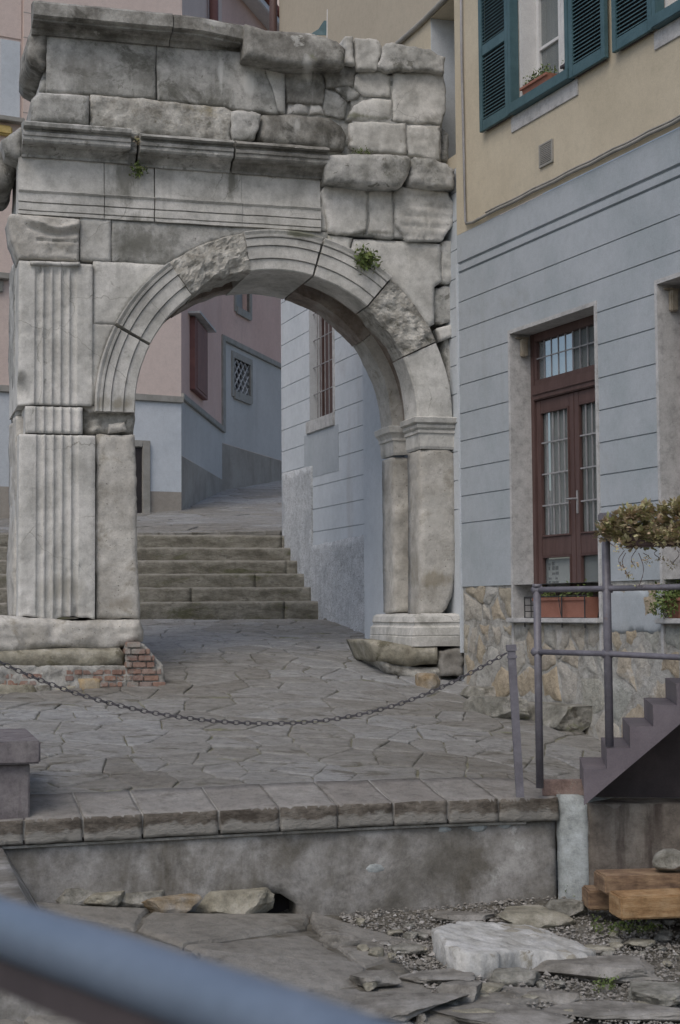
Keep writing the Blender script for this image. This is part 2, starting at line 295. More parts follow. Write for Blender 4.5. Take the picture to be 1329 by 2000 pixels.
def inpoly(p, poly):
    x, y = p[:, 0], p[:, 1]; r = np.zeros(len(p), bool); n = len(poly)
    for i in range(n):
        x0, y0 = poly[i]; x1, y1 = poly[(i + 1) % n]
        if y0 == y1: continue
        c = ((y0 > y) != (y1 > y)) & (x < (x1 - x0) * (y - y0) / (y1 - y0) + x0); r ^= c
    return r
def edist(p, poly):
    d = np.full(len(p), 1e9); n = len(poly)
    for i in range(n):
        a = np.array(poly[i]); b = np.array(poly[(i + 1) % n]); e = b - a; L2 = max(1e-12, e @ e)
        t = np.clip(((p - a) @ e) / L2, 0, 1); q = p - (a + t[:, None] * e); d = np.minimum(d, np.sqrt((q * q).sum(1)))
    return d
def patch(poly, P, w0, w1, s=.035, er=.03, ed=.015, rough=.006, rs=9., jit=.004, seed=0, relief=None, side=1.):
    """one stone: an outline with its own thickness, its face worn and its edges rounded. P(u, w, z) -> world"""
    rnd = np.random.RandomState(seed + 11); B = []
    n = len(poly)
    for i in range(n):
        a = np.array(poly[i], float); b = np.array(poly[(i + 1) % n], float); L = np.linalg.norm(b - a); k = max(1, int(round(L / s)))
        for j in range(k): B.append(a + (b - a) * j / k)
    B = np.array(B)
    if jit:
        q = np.c_[B * 7, np.full(len(B), seed * 1.7)]; B = B + np.c_[vn(q, seed), vn(q + 50, seed)] * jit + np.c_[vn(q * 3.5, seed), vn(q * 3.5 + 50, seed)] * jit * .6
    mn, mx = B.min(0), B.max(0)
    gx, gy = np.meshgrid(np.arange(mn[0], mx[0], s), np.arange(mn[1], mx[1], s)); G = np.c_[gx.ravel(), gy.ravel()]
    G = G + rnd.uniform(-.25, .25, G.shape) * s
    Bl = [tuple(b) for b in B]; G = G[inpoly(G, Bl)]
    if len(G): G = G[edist(G, Bl) > s * .45]
    vs = [Vector(b) for b in B] + [Vector(g_) for g_ in G]; nb = len(B)
    vo, eo, fo, *_ = delaunay_2d_cdt(vs, [], [list(range(nb))], 1, 1e-6)
    A = np.array([(v.x, v.y) for v in vo]); d = edist(A, Bl)
    t = np.clip(1 - d / er, 0, 1); w = w0 + ed * (1 - np.sqrt(1 - t * t * .999))
    q = np.c_[A, np.full(len(A), seed * 3.1)]
    ch = fbm(q, 7., 3, seed + 7); w = w + rough * fbm(q, rs, 4, seed) + rough * .5 * fbm(q, rs * .25, 2, seed + 5) + np.clip(ch - .45, 0, 1) * min(rough * 2.5, .03) * np.exp(-d / .08)
    if relief is not None: w = w + relief(A, d)
    V = [P(A[i, 0], w[i], A[i, 1]) for i in range(len(A))]; F = [tuple(f) for f in fo if len(f) >= 3]; nf = len(F)
    cnt = {}
    for f in F:
        for i in range(len(f)):
            a, b = f[i], f[(i + 1) % len(f)]; k = (min(a, b), max(a, b)); cnt[k] = None if k in cnt else (a, b)
    back = {}
    nseg = max(1, int(abs(w1 - w0) / .12))
    nseg = min(nseg, 8)
    idx = sorted({i for e in cnt.values() if e for i in e})
    rings = []
    for r in range(1, nseg + 1):
        m_ = {}
        for i in idx:
            wv = w[i] + (w1 - w[i]) * r / nseg; pu, pz = A[i]
            if 0 < r < nseg:
                nn = vn(np.array([[pu * 5, pz * 5, wv * 5]]), seed)[0] * rough * .9 * side
                cx, cz = B[:, 0].mean(), B[:, 1].mean(); pu += nn * np.sign(pu - cx); pz += nn * np.sign(pz - cz)
            m_[i] = len(V); V.append(P(pu, wv, pz))
        rings.append(m_)
    prev = {i: i for i in idx}
    for m_ in rings:
        for e in cnt.values():
            if e: F.append((prev[e[1]], prev[e[0]], m_[e[0]], m_[e[1]]))
        prev = m_
    nxt = {e[0]: e[1] for e in cnt.values() if e}
    if nxt:
        st = next(iter(nxt)); loop = [st]; c_ = nxt[st]
        while c_ != st and len(loop) < len(nxt) + 1 and c_ in nxt: loop.append(c_); c_ = nxt[c_]
        F.append(tuple(prev[i] for i in reversed(loop)))
    sm = [True] * (len(F) - 1) + [False]
    return V, F, sm
def sweep(path, prof, P, s=.06, rough=.003, seed=0, rs=8., wear=None):
    """a moulded profile [(out, z)] carried along a path [(u, w)] with mitred corners; outward is to the right of the travel"""
    st = []
    for i in range(len(path) - 1):
        a = Vector(path[i]); b = Vector(path[i + 1]); L = (b - a).length; d = (b - a) / L; n = Vector((d.y, -d.x)); k = max(1, int(L / s))
        for j in range(k + 1):
            if j == 0 and i > 0: continue
            p = a + (b - a) * j / k; nn = n.copy()
            if j == k and i < len(path) - 2:
                d2 = (Vector(path[i + 2]) - b).normalized(); n2 = Vector((d2.y, -d2.x)); nn = (n + n2) / (1 + n.dot(n2))
            st.append((p, nn))
    m_ = len(prof); Q = []
    for p, n in st:
        for (o, z) in prof: Q.append((p.x + n.x * o, p.y + n.y * o, z))
    Q = np.array(Q); dn = rough * fbm(Q, rs, 3, seed)
    if wear is not None: dn = dn + wear(Q)
    nrm = np.array([(n.x, n.y) for p, n in st for _ in prof]); outs = np.array([o for _ in st for o, z in prof])
    f = np.where(outs > -.02, 1, 0)
    Q[:, 0] += nrm[:, 0] * dn * f; Q[:, 1] += nrm[:, 1] * dn * f; Q[:, 2] += rough * .6 * vn(Q * 6, seed + 9)
    V = [P(q[0], q[1], q[2]) for q in Q]
    F = [(i * m_ + k, i * m_ + (k + 1) % m_, (i + 1) * m_ + (k + 1) % m_, (i + 1) * m_ + k) for i in range(len(st) - 1) for k in range(m_)]
    F += [tuple(range(m_)), tuple((len(st) - 1) * m_ + k for k in range(m_))]
    return V, F
def vor(seeds, bound):
    out = []
    for i, p in enumerate(seeds):
        poly = [np.array(b, float) for b in bound]
        order = np.argsort(((seeds - p) ** 2).sum(1))[1:26]
        for j in order:
            q = seeds[j]; m_ = (p + q) / 2; n = q - p; new = []
            for k in range(len(poly)):
                a, b = poly[k], poly[(k + 1) % len(poly)]; da, db = (a - m_) @ n, (b - m_) @ n
                if da <= 0: new.append(a)
                if da * db < 0: new.append(a + (b - a) * da / (da - db))
            poly = new
            if len(poly) < 3: break
        if len(poly) >= 3: out.append(poly)
        else: out.append(None)
    return out
def slabs(polys, P, gap, bev, hfun, rnd, bulge=0., jit=.01, s=.12, depth=.06, mb=None, tilt=.0, keep=None, cells=None):
    """every polygon a separate stone with a bevelled rim, in one mesh: hfun(x, y) the bedding surface"""
    mb = mb or MB()
    for pi, poly in enumerate(polys):
        if poly is None: continue
        A = np.array(poly); c = A.mean(0)
        if keep is not None and not keep(c): continue
        B = []
        for k in range(len(A)):
            a, b = A[k], A[(k + 1) % len(A)]; L = np.linalg.norm(b - a)
            if L < 1e-4: continue
            m_ = max(1, int(L / s))
            for j in range(m_): B.append(a + (b - a) * j / m_)
        B = np.array(B)
        if len(B) < 3: continue
        d = B - c; r = np.linalg.norm(d, axis=1); size = r.mean()
        if size < gap * 2: continue
        jj = vn(np.c_[B * 9, np.full(len(B), pi * 1.3)], 3) * jit
        h0 = rnd.uniform(-1, 1); tx, ty = rnd.uniform(-tilt, tilt, 2)
        cell = rnd.uniform(0, 1) if cells is None else cells(c)
        def ring(inset, dh, jf=1.):
            k_ = np.clip(1 - (inset + jj * jf) / r, .05, 1.2); R = c + d * k_[:, None]
            return [(x, y, hfun(x, y) + dh + h0 * .35 * bev + (x - c[0]) * tx + (y - c[1]) * ty) for x, y in R]
        n = len(B)
        rings = [ring(gap, -depth), ring(gap, -bev), ring(gap + bev * .8, -bev * .25), ring(gap + bev * 2.2, 0)]
        if bulge: rings.append(ring(size * .55, bulge))
        V = [P(*q) for R in rings for q in R]
        top = len(V); V.append(P(c[0], c[1], hfun(c[0], c[1]) + bulge * 1.1 + h0 * .35 * bev))
        F = [(i * n + k, i * n + (k + 1) % n, (i + 1) * n + (k + 1) % n, (i + 1) * n + k) for i in range(len(rings) - 1) for k in range(n)]
        b0 = (len(rings) - 1) * n
        F += [(b0 + k, b0 + (k + 1) % n, top) for k in range(n)]
        mb.add(V, F, cell, bool(bulge))
    return mb
def rbf(pts):
    """a smooth ground surface through measured points"""
    A = np.array([tuple(p) for p in pts]); n = len(A)
    K = np.linalg.norm(A[:, None, :2] - A[None, :, :2], axis=2); T = np.c_[np.ones(n), A[:, :2]]
    S = np.zeros((n + 3, n + 3)); S[:n, :n] = K - np.eye(n) * .4; S[:n, n:] = T; S[n:, :n] = T.T
    c = np.linalg.solve(S, np.r_[A[:, 2], 0, 0, 0])
    def f(x, y):
        x = np.asarray(x, float); y = np.asarray(y, float)
        r = np.sqrt((x[..., None] - A[:, 0]) ** 2 + (y[..., None] - A[:, 1]) ** 2)
        return r @ c[:n] + c[n] + c[n + 1] * x + c[n + 2] * y
    return f
def gridsurf(fr, us, ws, h):
    U, W = np.meshgrid(us, ws); X = fr.p.x + fr.d.x * U + fr.n.x * W; Y = fr.p.y + fr.d.y * U + fr.n.y * W
    Z = h(X, Y); nu = len(us)
    V = list(zip(X.ravel(), Y.ravel(), Z.ravel()))
    F = [(j * nu + i, j * nu + i + 1, (j + 1) * nu + i + 1, (j + 1) * nu + i) for j in range(len(ws) - 1) for i in range(nu - 1)]
    return V, F
def wall(fr, u0, u1, z0, z1, op=(), gr=(), th=.35, name='wall', m='white', parent=None, step=None):
    """a wall face with openings cut through it and sunk horizontal grooves; op [(ua, ub, za, zb)], gr [(z, half height, depth)]"""
    us = sorted({u0, u1, *[o[0] for o in op], *[o[1] for o in op]}); us = [u for u in us if u0 <= u <= u1]
    dz = {}
    for z, hh, d in gr:
        if z0 < z < z1:
            for q, e in ((z - hh, 0), (z - hh * .6, d), (z + hh * .6, d), (z + hh, 0)): dz[q] = e
    for z in (z0, z1, *[o[2] for o in op], *[o[3] for o in op]):
        if z0 <= z <= z1: dz.setdefault(z, 0)
    zs = sorted(dz); V = []; F = []
    inside = lambda u, z: any(o[0] < u < o[1] and o[2] < z < o[3] for o in op)
    for u in us:
        for z in zs: V.append(fr.P(u, dz[z], z))
    nz = len(zs)
    for i in range(len(us) - 1):
        for j in range(nz - 1):
            if not inside((us[i] + us[i + 1]) / 2, (zs[j] + zs[j + 1]) / 2):
                F.append((i * nz + j, (i + 1) * nz + j, (i + 1) * nz + j + 1, i * nz + j + 1))
    def q(*p):
        k = len(V); V.extend(fr.P(*a) for a in p); F.append((k, k + 1, k + 2, k + 3))
    for a, b, c, d in op:
        q((a, 0, c), (a, th, c), (a, th, d), (a, 0, d)); q((b, 0, c), (b, 0, d), (b, th, d), (b, th, c))
        q((a, 0, d), (a, th, d), (b, th, d), (b, 0, d)); q((a, 0, c), (b, 0, c), (b, th, c), (a, th, c))
    q((u0, th, z0), (u0, th, z1), (u0, 0, z1), (u0, 0, z0)); q((u1, 0, z0), (u1, 0, z1), (u1, th, z1), (u1, th, z0))
    q((u0, 0, z1), (u0, th, z1), (u1, th, z1), (u1, 0, z1))
    return make(name, V, F, m, parent, recalc=False)

# ------------------------------------------------------------------ ground
def top(fr, px, py, w=0.): u, z = fr.uv(px, py, w); return fr.P(u, w, z)
zE = EYE.z
lowpts = [top(EDG, 0, 1612), top(EDG, 400, 1592), top(EDG, 800, 1573), top(EDG, 1085, 1560), top(EDG, -300, 1627),
          top(ARC, 40, 1357, -.45), top(ARC, 330, 1342, -.35), top(ARC, -250, 1372, -.45), top(ARC, 560, 1318, -.2), top(ARC, 740, 1298, .3), top(ARC, 860, 1337, -.35),
          top(B1, 915, 1372, -.25), top(B1, 1060, 1405, -.3), top(B1, 1185, 1472, -.15), top(B1, 1300, 1560, -.15),
          top(STP, 275, 1204), top(STP, 450, 1204), top(STP, 625, 1203), top(STP, -100, 1207), top(STP, 860, 1202), atD(450, 1262, 17.6)]
glow = rbf(lowpts)
NS = 6; zs0 = STP.uv(450, 1203)[1]; zs1 = STP.uv(450, 1045, 1.55)[1]; RISE = (zs1 - zs0) / NS; TR = .31
upc = STP.n * (TR * (NS - 1))
UPF = Fr(STP.p + upc, STP.d)
upp = [UPF.P(-5, 0, zs1), UPF.P(-2, 0, zs1), UPF.P(0, 0, zs1), UPF.P(2, 0, zs1), atD(355, 995, 27), atD(435, 958, 32), atD(550, 941, 35.5), atD(270, 1003, 26.7), atD(552, 1030, 23.2), atD(0, 1012, 25.6), atD(700, 925, 38)]
gup = rbf(upp)
# one wide sheet to the horizon, well under everything
s_ = 140
make('ground', [(-s_, -s_, -.75), (s_, -s_, -.75), (s_, s_ + 60, -.75), (-s_, s_ + 60, -.75)], [(0, 1, 2, 3)], 'soil', kind='structure', recalc=False)
# joint bed of the paved slope
V, F = gridsurf(EDG, np.arange(-7.5, 6.3, .25), np.r_[np.arange(.5, 9.2, .25), 9.12], lambda x, y: glow(x, y) - .018)
make('paving_bed', V, F, 'joint', kind='structure', smooth=True, recalc=False)
rs = np.random.RandomState(4)
def seeds(u0, u1, w0, w1, su, sw, j=.42, rs=rs):
    S = []; k = 0; w = w0
    while w < w1:
        u = u0 + (su / 2 if k % 2 else 0)
        while u < u1:
            S.append((u + rs.uniform(-j, j) * su, w + rs.uniform(-j, j) * sw)); u += su * rs.uniform(.75, 1.3)
        w += sw; k += 1
    return np.array(S)
def PE(u, w, z): return EDG.P(u, w, z)
def hE(u, w):
    p = EDG.P(u, w, 0); return float(glow(p.x, p.y))
# pavement: one mesh of individually cut flagstones (surface pattern of one pavement)
sd1 = seeds(-7.6, 6.5, .3, 9.3, .46, .27, j=.7)
bnd = [(-7.4, .635), (6.2, .635), (6.2, 9.1), (-7.4, 9.1)]
mb = MB(); rr = np.random.RandomState(7)
polys = vor(sd1, bnd)
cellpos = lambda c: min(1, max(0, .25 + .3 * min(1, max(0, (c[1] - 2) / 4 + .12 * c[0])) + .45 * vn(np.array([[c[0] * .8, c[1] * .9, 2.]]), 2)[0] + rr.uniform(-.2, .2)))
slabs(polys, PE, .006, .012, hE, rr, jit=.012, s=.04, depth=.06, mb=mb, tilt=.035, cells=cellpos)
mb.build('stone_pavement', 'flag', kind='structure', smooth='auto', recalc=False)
# kerb: a row of dressed blocks along the terrace edge (part of the retaining wall below it)
rw = empty('retaining_wall', EDG.P(0, 0, 0), 'low stained concrete retaining wall along the front of the paved terrace, capped with sandstone blocks', 'retaining wall', kind='thing')
kx = [-60, 48, 162, 278, 428, 545, 658, 768, 873, 972, 1092]
ku = [EDG.uv(x, 1612 - x * .048)[0] for x in kx]; ku = [-7.4, -6.2, -5.0] + ku
ktop = lambda u: hE(u, .12) + .012
PXM = FPX / 11.6
for i in range(len(ku) - 1):
    a, b = ku[i] + .008, ku[i + 1] - .008; zt = ktop((a + b) / 2)
    zl, zr = ktop(a), ktop(b); hk = .168
    poly = [(a, zl - hk), (b, zr - hk), (b, zr), (a, zl)]
    V, F, sm = patch(poly, lambda u, w, z: EDG.P(u, w, z + max(0, w) * ((hE(u, .64) - hE(u, .12)) / .52)), -.02 - .008 * (i % 3), .62, s=.025, er=.010, ed=.006, rough=.005, rs=16, seed=i + 3, jit=.006)
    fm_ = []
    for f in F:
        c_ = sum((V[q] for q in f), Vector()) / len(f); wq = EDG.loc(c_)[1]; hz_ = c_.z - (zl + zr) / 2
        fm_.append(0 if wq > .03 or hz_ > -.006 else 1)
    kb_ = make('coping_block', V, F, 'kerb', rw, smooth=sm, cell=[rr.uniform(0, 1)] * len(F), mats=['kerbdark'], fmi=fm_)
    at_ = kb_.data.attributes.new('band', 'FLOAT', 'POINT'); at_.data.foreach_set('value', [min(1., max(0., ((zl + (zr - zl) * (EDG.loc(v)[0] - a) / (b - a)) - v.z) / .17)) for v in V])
uL, uR = -7.4, EDG.uv(1090, 1600)[0]
lows = lambda u: ktop(u) - .172
n_ = 60; us = np.linspace(uL, uR, n_)
un = lambda x, y: EDG.uv(x, y, .035)
poly = [(uL, -.2), (un(496, 1800)[0], -.2), un(500, 1749), un(520, 1744), un(548, 1746), un(580, 1766), (un(588, 1800)[0], -.2), (uR, -.2)] + [(u, lows(u) - .004) for u in us[::-1][::6]]
MB().box(EDG, un(485, 1760)[0], un(600, 1760)[0], .28, .3, -.2, un(540, 1700)[1]).build('drain_hole', 'inside', rw)
V, F, sm = patch(poly, EDG.P, .035, .42, s=.06, er=.03, ed=.015, rough=.005, rs=3, seed=21, jit=.0)
make('wall_face', V, F, 'conc', rw, smooth=sm)
EDGz = lambda py, px: EDG.uv(px, py)[1]
kV = []; us_k = np.linspace(-7.3, uR - .02, 60)
for u in us_k:
    sl = (hE(u, .64) - hE(u, .12)) / .52
    kV += [EDG.P(u, .0, ktop(u) - .14), EDG.P(u, .0, ktop(u) - .012), EDG.P(u, .64, ktop(u) - .010 + .64 * sl)]
make('coping_mortar', kV, [f for i in range(59) for f in ((3 * i, 3 * i + 3, 3 * i + 4, 3 * i + 1), (3 * i + 1, 3 * i + 4, 3 * i + 5, 3 * i + 2))], 'mortar', rw, recalc=False)
# a thin ledge line under the blocks
mbx = MB()
for i in range(0, 50):
    a, b = uL + (uR - uL - .25) * i / 50, uL + (uR - uL - .25) * (i + 1) / 50
    mbx.add([EDG.P(a, .01, lows(a) - .022), EDG.P(b, .01, lows(b) - .022), EDG.P(b, .01, lows(b) - .006), EDG.P(a, .01, lows(a) - .006),
             EDG.P(a, .04, lows(a) - .03), EDG.P(b, .04, lows(b) - .03), EDG.P(b, .04, lows(b) - .006), EDG.P(a, .04, lows(a) - .006)],
            [(0, 1, 2, 3), (0, 4, 5, 1), (3, 2, 6, 7)])
mbx.build('mortar_line', 'mortar', rw, recalc=False)
# lime-washed patches on the wall
for k, (x, y, rx, ry) in enumerate([(935, 1618, .075, .035), (985, 1612, .06, .03), (868, 1620, .05, .025), (732, 1697, .09, .03)]):
    u, z = EDG.uv(x, y, .03); pl = [(u + rx * math.cos(a) * (1 + .2 * math.sin(3 * a + k)), z + ry * math.sin(a) * (1 + .2 * math.cos(2 * a + k))) for a in np.linspace(0, 2 * PI, 14)[:-1]]
    V, F, sm = patch(pl, EDG.P, .031, .04, s=.02, er=.02, ed=.006, rough=.002, seed=k, jit=.004)
    make('lime_patch', V, F, 'limeconc', rw, smooth=sm)
# the end of the wall: lime-stained return, then the brown stained wall under the stair
q0 = EDG.P(uR, .03, 0); RET = Fr((q0.x, q0.y), (.42, -.30))
ur = RET.uv(1145, 1600)[0]
zt = RET.uv(1100, 1553)[1]
V, F, sm = patch([(0, -.2), (ur, -.2), (ur, RET.uv(1145, 1572)[1]), (ur * .5, zt), (0, zt)], RET.P, 0, .5, s=.05, er=.03, ed=.01, rough=.006, seed=5)
make('stained_return', V, F, 'limeconc', rw, smooth=sm)
q1 = RET.P(ur, 0, 0); BW = Fr((q1.x, q1.y), (1, -.12))
zb = BW.uv(1200, 1571)[1]
V, F, sm = patch([(0.0, -.3), (3.4, -.3), (3.4, zb), (0.0, zb)], BW.P, .02, .4, s=.07, er=.02, ed=.008, rough=.006, seed=6)
make('brown_return', V, F, 'brownconc', rw, smooth=sm)
# landing slab between the wall end and the stair
zl_ = RET.uv(1100, 1548)[1]
mbl = MB(); 
a_ = EDG.P(uR - .02, .45, 0); 
def prism(mb, pts, z0, z1, c=0.):
    n = len(pts); V = [(p[0], p[1], z0) for p in pts] + [(p[0], p[1], z1) for p in pts]
    mb.add(V, [tuple(range(n))[::-1], tuple(range(n, 2 * n))] + [(i, (i + 1) % n, n + (i + 1) % n, n + i) for i in range(n)], c); return mb
pp = [EDG.P(uR, .08, 0), RET.P(ur, .03, 0), BW.P(3.4, .06, 0), BW.P(3.4, 1.5, 0), EDG.P(uR, .9, 0)]
prism(mbl, pp, zl_ - .3, zb - .004); mbl.build('landing_slab', 'kerb', rw)

# steps
fms = []; stb = MB(); sj = np.random.RandomState(3)
uEnd = []
for k in range(NS):
    z0 = zs0 + RISE * k; z1 = z0 + RISE
    u = -5.2
    while u < 1.4:
        L = sj.uniform(1.6, 3.4); a, b = u + .003, min(u + L, 1.5) - .003; u += L
        poly = [(a, z0 - .25), (b, z0 - .25), (b, z1), (a, z1)]
        V, F, sm = patch(poly, STP.P, TR * k + sj.uniform(-.006, .006), TR * k + .5, s=.04, er=.014, ed=.010, rough=.006, rs=8, seed=int(k * 31 + a * 7) % 97, jit=.004)
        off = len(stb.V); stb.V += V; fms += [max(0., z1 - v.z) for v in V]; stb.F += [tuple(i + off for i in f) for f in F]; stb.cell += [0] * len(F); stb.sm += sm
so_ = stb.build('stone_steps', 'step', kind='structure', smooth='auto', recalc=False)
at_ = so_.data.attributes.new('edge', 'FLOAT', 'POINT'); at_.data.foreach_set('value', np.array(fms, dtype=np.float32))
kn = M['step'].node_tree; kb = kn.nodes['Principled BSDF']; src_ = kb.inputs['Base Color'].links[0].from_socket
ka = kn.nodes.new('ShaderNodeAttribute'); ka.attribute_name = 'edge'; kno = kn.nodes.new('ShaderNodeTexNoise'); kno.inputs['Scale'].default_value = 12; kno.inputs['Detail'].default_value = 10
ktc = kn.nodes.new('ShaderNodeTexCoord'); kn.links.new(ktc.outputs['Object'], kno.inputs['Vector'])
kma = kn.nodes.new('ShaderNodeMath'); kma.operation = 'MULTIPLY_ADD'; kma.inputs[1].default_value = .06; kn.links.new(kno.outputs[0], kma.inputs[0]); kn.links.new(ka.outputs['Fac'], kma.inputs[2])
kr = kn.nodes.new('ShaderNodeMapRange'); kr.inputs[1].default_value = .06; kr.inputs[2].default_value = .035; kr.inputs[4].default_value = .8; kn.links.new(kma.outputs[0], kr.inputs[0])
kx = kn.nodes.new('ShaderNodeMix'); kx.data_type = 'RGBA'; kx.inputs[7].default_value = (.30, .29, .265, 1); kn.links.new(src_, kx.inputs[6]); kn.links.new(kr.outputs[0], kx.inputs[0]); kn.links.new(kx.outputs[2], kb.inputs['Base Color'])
# upper street beyond the steps
V, F = gridsurf(UPF, np.arange(-9, 8, .25), np.arange(.3, 20, .25), lambda x, y: gup(x, y) - .02)
make('street_bed', V, F, 'joint', kind='structure', smooth=True, recalc=False)
hU = lambda u, w: float(gup(*UPF.P(u, w, 0).xy))
sd2 = seeds(-9, 8, .1, 20, .7, .5)
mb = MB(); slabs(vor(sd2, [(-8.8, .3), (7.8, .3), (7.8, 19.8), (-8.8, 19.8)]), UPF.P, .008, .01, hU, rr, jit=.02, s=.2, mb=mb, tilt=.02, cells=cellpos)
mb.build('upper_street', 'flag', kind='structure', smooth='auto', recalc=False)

# ------------------------------------------------------------------ the Roman arch
arch = empty('roman_arch', ARC.P(0, 0, glow(*ARC.P(0, 0, 0).xy)), 'weathered white limestone Roman arch with fluted pilaster, built against the cream and grey house', 'arch')
A_ = lambda l, w=0.: [ARC.uv(x, y, w) for x, y in l]
cnt_ = [0]
def blk(name, px, m, w0=0., w1=1.25, **k):
    cnt_[0] += 1; k.setdefault('seed', cnt_[0]); k.setdefault('jit', .006)
    V, F, sm = patch(A_(px, w0), ARC.P, w0, w1, **k)
    return make(name, V, F, m, arch, smooth=sm)
R_ = dict(er=.022, ed=.010, rough=.009, rs=16, jit=.016, s=.028)                  # well rounded, worn
S_ = dict(er=.012, ed=.006, rough=.0035, rs=12)                 # dressed
X_ = dict(er=.05, ed=.035, rough=.028, rs=9)                 # broken
# top course
blk('cornice_block', [(480, 43), (520, 56), (608, 62), (660, 78), (677, 92), (676, 126), (620, 128), (560, 125), (500, 112), (480, 108)], 'dark', -.28, 1.2, er=.07, ed=.045, rough=.014, rs=5)
blk('stone_block', [(677, 70), (691, 71), (692, 126), (677, 126)], 'pale', -.12, 1.2, **R_)
blk('stone_block', [(694, 72), (737, 78), (746, 92), (738, 134), (698, 132)], 'pale', -.12, 1.2, **R_)
blk('stone_block', [(748, 88), (756, 82), (803, 88), (840, 97), (871, 112), (869, 142), (820, 138), (788, 137), (762, 141), (739, 133)], 'grey', -.13, 1.2, **R_)
# attic
blk('attic_slab', [(92, 66), (305, 84), (304, 193), (92, 177)], 'grey', 0, 1.2, **S_)
blk('attic_slab', [(307, 84), (470, 102), (512, 115), (541, 200), (545, 222), (440, 210), (308, 194)], 'grey', 0, 1.2, **S_)
blk('attic_slab', [(512, 114), (559, 138), (557, 222), (543, 216)], 'pale', .005, 1.2, **S_)
blk('stone_block', [(560, 130), (600, 121), (628, 125), (636, 172), (630, 202), (563, 199)], 'dark', -.02, 1.1, **R_)
blk('stone_block', [(630, 125), (697, 130), (690, 167), (639, 171)], 'dark', -.05, 1.1, **R_)
blk('stone_block', [(638, 172), (652, 176), (680, 198), (675, 232), (637, 224), (632, 204)], 'grey', .0, 1.1, **R_)
blk('stone_block', [(655, 171), (683, 168), (705, 181), (702, 193), (681, 196)], 'grey', -.04, 1.1, **R_)
blk('stone_block', [(563, 222), (567, 208), (582, 201), (600, 209), (604, 222)], 'grey', -.02, 1.1, **R_)
blk('stone_block', [(606, 204), (623, 203), (634, 224), (606, 222)], 'pale', .0, 1.1, **R_)
blk('stone_block', [(694, 143), (713, 137), (747, 137), (764, 147), (762, 188), (710, 189), (691, 168)], 'pale', -.04, 1.1, **R_)
blk('stone_block', [(709, 193), (736, 189), (768, 192), (768, 233), (713, 236), (679, 232), (692, 206)], 'pale', -.04, 1.1, er=.05, ed=.03, rough=.014, rs=10)
blk('stone_block', [(768, 141), (868, 140), (873, 226), (864, 245), (803, 240), (769, 237)], 'pale', -.04, 1.1, **R_)
# plinth of the attic
blk('plinth_block', [(62, 192), (76, 178), (175, 184), (175, 243), (62, 237)], 'grey', -.14, 1.2, er=.05, ed=.04, rough=.004)
blk('plinth_block', [(177, 184), (306, 194), (440, 208), (457, 216), (452, 262), (459, 290), (415, 281), (285, 259), (272, 264), (255, 300), (236, 252), (177, 244)], 'rough', -.10, 1.2, **X_)
blk('stone_block', [(452, 220), (463, 214), (512, 222), (506, 248), (499, 270), (455, 271)], 'grey', -.12, 1.1, **R_)
blk('stone_block', [(514, 222), (578, 222), (646, 229), (668, 245), (680, 264), (674, 293), (646, 289), (521, 279), (506, 268)], 'dark', -.10, 1.1, er=.06, ed=.05, rough=.014)
blk('stone_block', [(683, 240), (713, 236), (792, 240), (796, 301), (740, 296), (700, 292), (684, 284)], 'pale', -.04, 1.1, **R_)
blk('stone_block', [(797, 244), (860, 246), (862, 312), (800, 302)], 'pale', -.04, 1.1, **R_)
blk('stone_block', [(864, 250), (879, 262), (876, 315), (864, 312)], 'grey', .06, 1.1, **R_)
# rough core behind the joints so no light passes between the rubble stones
blk('rubble_core', [(684, 150), (864, 145), (862, 300), (690, 290)], 'grey', -.012, .2, er=.01, ed=0, rough=.006)
blk('rubble_core', [(632, 365), (868, 372), (862, 470), (645, 455)], 'grey', -.006, .2, er=.01, ed=0, rough=.006)
blk('rubble_core', [(565, 132), (860, 145), (862, 470), (640, 455), (560, 300)], 'grey', .04, 1.0, er=.01, ed=0, rough=.012)
blk('rubble_core', [(110, 110), (560, 140), (640, 455), (60, 405)], 'dark', .10, 1.0, er=.01, ed=0, rough=.0)
# cornice ruins on the right
blk('cornice_block', [(637, 312), (646, 302), (690, 299), (760, 300), (801, 304), (807, 313), (800, 340), (786, 363), (720, 362), (638, 355)], 'grey', -.24, 1.1, er=.06, ed=.04, rough=.018)
blk('cornice_block', [(810, 306), (849, 309), (870, 318), (889, 331), (889, 367), (845, 367), (804, 357), (803, 342)], 'grey', -.20, 1.1, er=.05, ed=.03, rough=.012, relief=lambda A, d: -.02 * (np.sin(A[:, 1] * 110) > .6))
# architrave ruins
blk('stone_block', [(638, 359), (660, 362), (713, 368), (719, 378), (719, 452), (646, 457), (641, 425), (628, 374)], 'pale', -.04, 1.1, **R_)
blk('stone_block', [(721, 373), (732, 367), (766, 373), (770, 465), (722, 456)], 'pale', -.03, 1.1, **R_)
def fasc(A, d): return .022 * (np.abs((A[:, 1] * 9.) % 1 - .5) < .05)
blk('stone_block', [(772, 378), (782, 366), (834, 366), (874, 376), (888, 398), (886, 440), (864, 470), (797, 469), (775, 437)], 'pale', -.06, 1.1, relief=fasc, **R_)
